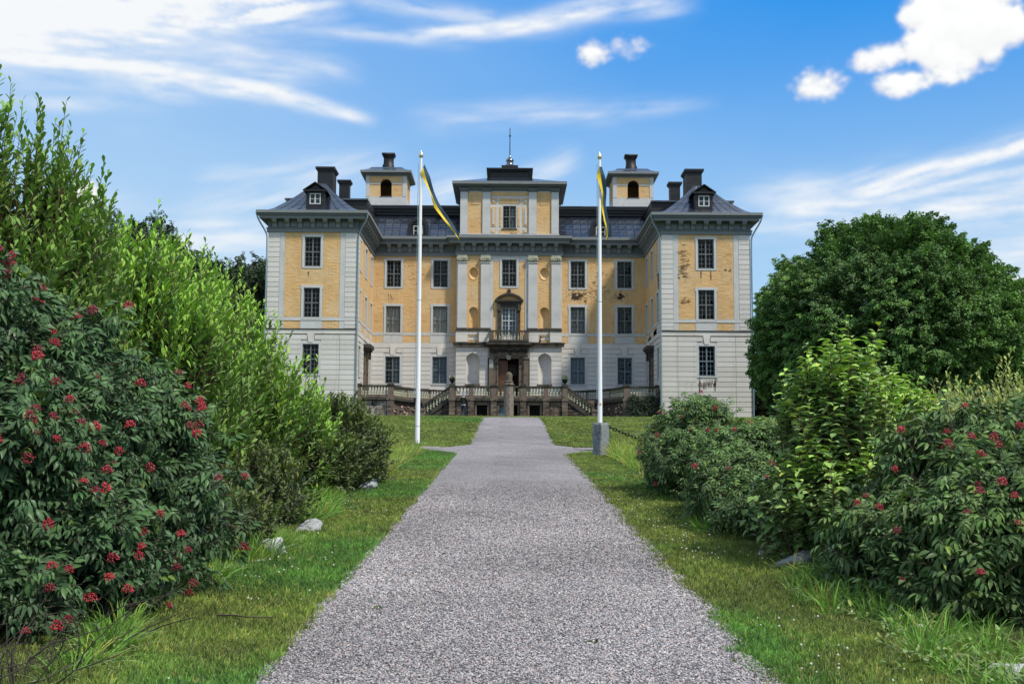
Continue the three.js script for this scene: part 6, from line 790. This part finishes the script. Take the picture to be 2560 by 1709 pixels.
[[-33.5, 112, 15.0, 6.0, 8.5, 'tallest dark tree rising over the willow shrubs'], [-27.5, 116, 12.5, 5.5, 7.4, 'dark tree second from the palace on its shaded flank'], [-22.8, 112, 12.4, 4.6, 7.6, 'dark tree touching the palace wing downpipe'], [-40, 118, 12, 7, 8, 'far dark tree hidden mostly behind the tallest willow shrub'], [-49, 112, 12, 7, 8.5, 'outermost dark tree behind the berry laden elder']].forEach(([x, d, cy, rx, ry, l]) => tree({ at: [x, d], label: l, cy, rx, ry, n: 3000, spray: [1.1, 1.8], mat: mWood, lump: 0.32, group: 'dark trees behind the shrubs' }));

// ---------------------------------------------------------------- grass
rnd = mulberry(4321);
function tuftGeo(n, spread, arch, w, seed) { const r = mulberry(seed), pos = [], idx = []; for (let i = 0; i < n; i++) { const a = r() * 6.283, q = Math.sqrt(r()) * spread, h = 0.55 + 0.45 * r(), lx = Math.cos(a + r() - 0.5), lz = Math.sin(a + r() - 0.5), lean = arch * (0.3 + r()), b = r() * 6.283, wx = Math.cos(b) * w, wz = Math.sin(b) * w, x = Math.cos(a) * q, z = Math.sin(a) * q, k = pos.length / 3; for (const [t, ww] of [[0, 1], [0.4, 0.9], [0.75, 0.6]]) { const o = lean * t * t; pos.push(x + lx * o - wx * ww, h * t - 0.15 * lean * t * t * t, z + lz * o - wz * ww, x + lx * o + wx * ww, h * t - 0.15 * lean * t * t * t, z + lz * o + wz * ww); } pos.push(x + lx * lean, h * (1 - 0.35 * lean), z + lz * lean); idx.push(k, k + 1, k + 3, k, k + 3, k + 2, k + 2, k + 3, k + 5, k + 2, k + 5, k + 4, k + 4, k + 5, k + 6); } const g = new THREE.BufferGeometry(); g.setAttribute('position', new THREE.Float32BufferAttribute(pos, 3)); g.setIndex(idx); g.computeVertexNormals(); return g; }
const mGrass = leafMat('grass_blade', [0.165, 0.265, 0.036], { transmission: 0.35, clearcoat: 0.1 });
function grass(name, label, geo, n, place) { const im = new THREE.InstancedMesh(geo, mGrass, n), q = new THREE.Object3D(), c = new THREE.Color(); let k = 0; for (let i = 0; i < n * 4 && k < n; i++) { const r = place(); if (!r) continue; const [x, d, h, w, col] = r; q.position.set(x, Hg(x, d) - 0.004, -d); q.rotation.set(R(-0.12, 0.12), rnd() * 6.283, R(-0.12, 0.12)); q.scale.set(w, h, w); q.updateMatrix(); im.setMatrixAt(k, q.matrix); im.setColorAt(k, c.setRGB(...col)); k++; } im.count = k; im.name = numbered(name); im.castShadow = im.receiveShadow = true; tag(im, label, 'grass', null, 'stuff'); scene.add(im); }
const onPath = (x, d, m = 0.02) => d < 54.6 && Math.abs(x - pathX(d)) < halfWidth(d) + m || (Math.abs(x) > 1.8 && Math.abs(x) < 9.4 && d > 34.45 + 0.05 * (Math.abs(x) - 1.9) ** 1.4 && d < 35.8 + 0.05 * (Math.abs(x) - 1.9) ** 1.4);
const lawnTone = (x, d, dry = 0) => { const y = sstep(fbm(x * 0.7 + 3, d * 0.45, 2, 4) + dry, 0.40, 0.64), k = R(0.45, 1.5) * (0.7 + 0.6 * noise(x * 2.3, d * 2.3)); const straw = rnd() < 0.07 + 0.22 * y; return straw ? [k * 1.75, k * 1.2, k * 1.7] : [k * (0.68 + 0.4 * y), k * (1.05 - 0.08 * y), k * 0.8]; };
const lawnTuft = tuftGeo(9, 0.55, 0.45, 0.055, 11);
grass('lawn_grass', 'short mown grass beside the near half of the gravel path', lawnTuft, 78000, () => { const d = 5.2 + 10.5 * Math.pow(rnd(), 1.25), x = (rnd() < 0.5 ? -1 : 1) * R(1.38, 4.4); return onPath(x, d, -0.16 * Math.pow(rnd(), 3) + 0.01) ? null : [x, d, R(0.04, 0.10), R(0.05, 0.09), lawnTone(x, d, x > 0 ? 0.07 : 0.02)]; });
grass('lawn_grass', 'short mown grass beside the far half of the gravel path', lawnTuft, 56000, () => { const d = R(15.2, 34.6), x = (rnd() < 0.5 ? -1 : 1) * R(1.38, 4.6); return onPath(x, d, -0.16 * Math.pow(rnd(), 3) + 0.01) ? null : [x, d, R(0.045, 0.085), R(0.07, 0.12), lawnTone(x, d)]; });
grass('lawn_grass', 'short sloping lawn grass between the side paths and the palace', lawnTuft, 72000, () => { const d = R(35.6, 60), x = R(-12, 14); return onPath(x, d) ? null : [x, d, R(0.05, 0.09), R(0.12, 0.2), lawnTone(x * 0.6, d * 0.6, 0.16)]; });
const tall = tuftGeo(12, 0.22, 0.75, 0.016, 21), greenT = () => { const k = R(0.8, 1.5); return rnd() < 0.12 ? [k * 2, k * 1.3, k * 1.4] : [k * 0.85, k * 1.15, k * 0.7]; };
grass('tall_grass', 'long lush green grass under the shrubs left of the path', tall, 800, () => { const d = 5.5 + 13 * rnd(), c = fbm(d * 0.8, 3, 5, 3), x = -R(2.0, d < 9.5 ? 2.5 : 2.8); return c < 0.36 || onPath(x, d) || x > -2.25 - 0.5 * noise(d * 1.3, 7) ? null : [x, d, R(0.1, 0.34) * (0.6 + 0.8 * noise(x * 3, d * 3)), R(0.2, 0.45), greenT()]; });
grass('tall_grass', 'long light green grass under the shrubs right of the path', tall, 700, () => { const d = 6 + 12 * rnd(), x = R(2.15, 3.4); return fbm(d * 0.9, 9, 5, 3) < 0.36 || x < 2.2 + 0.5 * noise(d * 1.3, 1) ? null : [x, d, R(0.1, 0.34) * (0.5 + 0.8 * noise(x * 3, d * 3)), R(0.2, 0.4), greenT()]; });
grass('straw_grass', 'dry straw coloured tall grass around the granite post', tall, 900, () => { const d = R(24.5, 33.5), x = R(2.6, 4.4); return [x, d, R(0.25, 0.6), R(0.3, 0.6), rnd() < 0.6 ? [R(1.8, 3), R(1.2, 1.9), R(1.6, 2.4)] : greenT()]; });
grass('straw_grass', 'dry straw coloured grass beside the dark rounded shrub', tall, 650, () => { const d = R(23, 33.5), x = -R(2.35, 3.9); return [x, d, R(0.18, 0.5), R(0.3, 0.6), rnd() < 0.45 ? [R(1.6, 2.6), R(1.1, 1.7), R(1.3, 2)] : greenT()]; });
grass('meadow_grass', 'tall sunlit meadow grass beyond the shrubs on the far right', tall, 5200, () => { const d = R(10, 33), x = R(5.4, 20); return [x, d, R(0.3, 0.7), R(0.6, 1.4), rnd() < 0.5 ? [R(1.4, 2.2), R(1.1, 1.6), R(1, 1.6)] : greenT()]; });
// dead stalks at the foot of the tall elder
{ const l = []; for (let i = 0; i < 140; i++) { const x = -R(2.45, 3.9), d = R(6.2, 8.6), y = Hg(x, d), h = R(0.12, 0.42); l.push(tube([V(x, y - 0.03, -d), V(x + R(-0.1, 0.22), y + h * 0.5, -d + R(-0.1, 0.1)), V(x + R(-0.1, 0.5), y + h, -d + R(-0.15, 0.15))], 0.006, 0.0025, 4, 4)); } const m = mesh('dead_stalks', mergeGeometries(l), std({ rgb: [0.05, 0.042, 0.034], roughness: 1 })); tag(m, 'tangle of dead brown stalks under the crimson berried elder', 'stalks', null, 'stuff'); }
// clover heads in the lawn
{ const g = new THREE.IcosahedronGeometry(0.0075, 0), n = 260, im = new THREE.InstancedMesh(g, std({ rgb: [0.62, 0.60, 0.52], roughness: 0.9 }), n), q = new THREE.Object3D(); let k = 0; for (let i = 0; i < 9000 && k < n; i++) { const d = 6 + 20 * rnd(), x = (rnd() < 0.4 ? -1 : 1) * R(1.55, 2.9); if (onPath(x, d, 0.1) || fbm(x * 1.1 + 8, d * 0.6, 7, 3) < 0.52) continue; q.position.set(x, Hg(x, d) + R(0.05, 0.11), -d); q.scale.setScalar(R(0.7, 1.3)); q.updateMatrix(); im.setMatrixAt(k++, q.matrix); } im.count = k; im.name = 'clover_flowers'; tag(im, 'white clover heads scattered through the lawn', 'flowers', null, 'stuff'); scene.add(im); }
// gravel chips on the near path
{ const g = mergeVertices(new THREE.IcosahedronGeometry(1, 0).deleteAttribute('uv').deleteAttribute('normal')), p = g.attributes.position; for (let i = 0; i < p.count; i++) p.setXYZ(i, p.getX(i) * (0.8 + 0.5 * noise(i, 1)), p.getY(i) * 0.62, p.getZ(i) * (0.75 + 0.5 * noise(i, 5))); const gg = g.toNonIndexed(); gg.computeVertexNormals();
  const n = 200000, im = new THREE.InstancedMesh(gg, std({ rgb: [1, 1, 1], roughness: 0.85 }), n), q = new THREE.Object3D(), c = new THREE.Color(), tint = [[0.40, 0.38, 0.39], [0.22, 0.23, 0.26], [0.54, 0.52, 0.52], [0.15, 0.15, 0.165], [0.46, 0.36, 0.34], [0.32, 0.33, 0.35], [0.11, 0.105, 0.11], [0.60, 0.57, 0.55]];
  for (let i = 0; i < n; i++) { const d = 5.4 + 17 * (1 - Math.pow(1 - rnd(), 0.45)), w = halfWidth(d), u = R(-1, 1), x = pathX(d) + w * u * (1 + R(-0.01, 0.03)); q.position.set(x, hSmooth(d) + 0.022 + 0.02 * (1 - Math.min(1, ((x - pathX(d)) / 1.5) ** 2)) + R(-0.001, 0.006), -d); q.rotation.set(R(-0.5, 0.5), rnd() * 6.283, R(-0.5, 0.5)); q.scale.setScalar(R(0.0035, 0.0085) * (1 + 0.2 * (d > 10))); q.updateMatrix(); im.setMatrixAt(i, q.matrix); const t = tint[Math.floor(rnd() * 8)], k = R(0.62, 0.92) * worn(x, d) * 1.06; im.setColorAt(i, c.setRGB(t[0] * k, t[1] * k * 0.985, t[2] * k)); }
  im.name = 'gravel'; im.castShadow = im.receiveShadow = true; tag(im, 'grey and pink granite chips of the near path', 'gravel', null, 'stuff'); scene.add(im); }
// small weeds growing through the gravel
[[-0.95, 9.3, 'tiny green weed tuft in the gravel nearest the grass edge'], [-0.62, 12.4, 'tiny weed tuft further up the gravel, beside the left verge'], [0.55, 8.1, 'tiny weed tuft in the gravel close to the right verge']].forEach(([x, d, l]) => { const t = thing('weed', l, 'weed', V(x, hSmooth(d) + 0.02, -d)); sprig('foliage', t, V(0, 0, 0), 14, 0.035, 0.03, mDark, LG.oval); });
// low leafy herbs in the verge
const mHerb = leafMat('herb_leaf', [0.20, 0.30, 0.06]);
{ const n = 900, im = new THREE.InstancedMesh(LG.oval, mHerb, n), q = new THREE.Object3D(), c = new THREE.Color(); let cx = 0, cd = 0, cr = 0; for (let i = 0; i < n; i++) { if (i % 42 === 0) { cd = R(6.3, 9.2); cx = R(2.25, 3.1) + (cd - 6.3) * 0.05; cr = R(0.08, 0.17); } const a = rnd() * 6.283, r = cr * Math.sqrt(rnd()), x = cx + Math.cos(a) * r, d = cd + Math.sin(a) * r; q.position.set(x, Hg(x, d) + R(0.0, 0.18) * (1 - 0.6 * r / cr), -d); q.rotation.set(-R(0.1, 1.2), rnd() * 6.283, R(-0.5, 0.5), 'YXZ'); q.scale.setScalar(R(0.03, 0.07)); q.updateMatrix(); im.setMatrixAt(i, q.matrix); const k = R(0.6, 1.2); im.setColorAt(i, c.setRGB(k * R(0.8, 1.3), k, k)); } im.name = 'verge_herbs'; im.castShadow = im.receiveShadow = true; tag(im, 'low pale green herbs in the verge below the glossy elder', 'herbs', null, 'stuff'); scene.add(im); }
// stones along the verges
{
  const mk = (x, d, sx, sy, sz, seed, label, rgb = [0.34, 0.345, 0.35]) => { const g = mergeVertices(new THREE.IcosahedronGeometry(1, 6).deleteAttribute('uv').deleteAttribute('normal')), p = g.attributes.position; for (let i = 0; i < p.count; i++) { const X = p.getX(i), Y = p.getY(i), Z = p.getZ(i); let f = 9; for (let k = 0; k < 9; k++) { const h = k * 2.4 + seed, z = ((k * 0.618 + seed * 0.37) % 1) * 2 - 1, q = Math.sqrt(1 - z * z), dt = X * q * Math.cos(h) + Y * z + Z * q * Math.sin(h); if (dt > 0.05) f = Math.min(f, (0.5 + 0.4 * hash(k, Math.floor(seed), 3)) / dt); } f = Math.min(f, 1.15) * (0.84 + 0.34 * fbm(X * 5 + seed, Y * 5, Z * 5, 5)); p.setXYZ(i, X * f * sx, Y * f * sy, Z * f * sz); } g.computeVertexNormals(); const t = mesh('boulder', uvm(g), std({ map: stoneC, bump: stoneH, size: 0.5, bumpScale: 0.02, roughness: 0.95, rgb })); t.position.set(x, Hg(x, d) + sy * 0.25, -d); tag(t, label, 'boulder', 'stones along the verges'); };
  mk(-2.33, 12.5, 0.16, 0.15, 0.16, 3, 'pale angular boulder under the low leafy shrub left of the path', [0.52, 0.53, 0.55]); mk(-2.3, 14.5, 0.16, 0.12, 0.2, 8, 'grey boulder at the foot of the dark shrubs, second from the camera', [0.38, 0.39, 0.40]); mk(-2.45, 12.0, 0.18, 0.04, 0.16, 31, 'flat pale slab lying against the angular boulder', [0.42, 0.43, 0.44]);
  mk(2.62, 11.5, 0.2, 0.13, 0.17, 14, 'low grey boulder beside the path next to a whitish one', [0.30, 0.30, 0.32]); mk(2.7, 10.4, 0.17, 0.11, 0.15, 19, 'whitish boulder in long grass right of the path', [0.5, 0.5, 0.5]); mk(2.52, 12.3, 0.1, 0.09, 0.1, 25, 'small brownish stone behind the low grey boulder', [0.26, 0.22, 0.18]);
  mk(2.62, 21.6, 0.2, 0.2, 0.25, 44, 'mottled boulder near the granite post', [0.38, 0.37, 0.34]); mk(2.78, 8.6, 0.13, 0.07, 0.1, 52, 'small flat pale stone under the glossy elder', [0.48, 0.48, 0.46]); mk(2.85, 7.2, 0.22, 0.06, 0.14, 57, 'flat slab in weeds at the lower picture corner', [0.42, 0.42, 0.43]); mk(-2.35, 20.9, 0.16, 0.14, 0.2, 61, 'bluish stone peeping from under the dark rounded shrub', [0.36, 0.40, 0.42]);
}
{ const x = -2.05, d = 8.9; const t = mesh('twig', tube([V(0, 0.05, 0), V(0.14, 0.055, 0.05), V(0.24, 0.05, 0.1), V(0.42, 0.05, 0.12)], 0.007, 0.004, 6, 14), bark); t.position.set(x, Hg(x, d), -d); tag(t, 'bare twig lying on the grass left of the path', 'twig'); }

renderer.render(scene, camera);
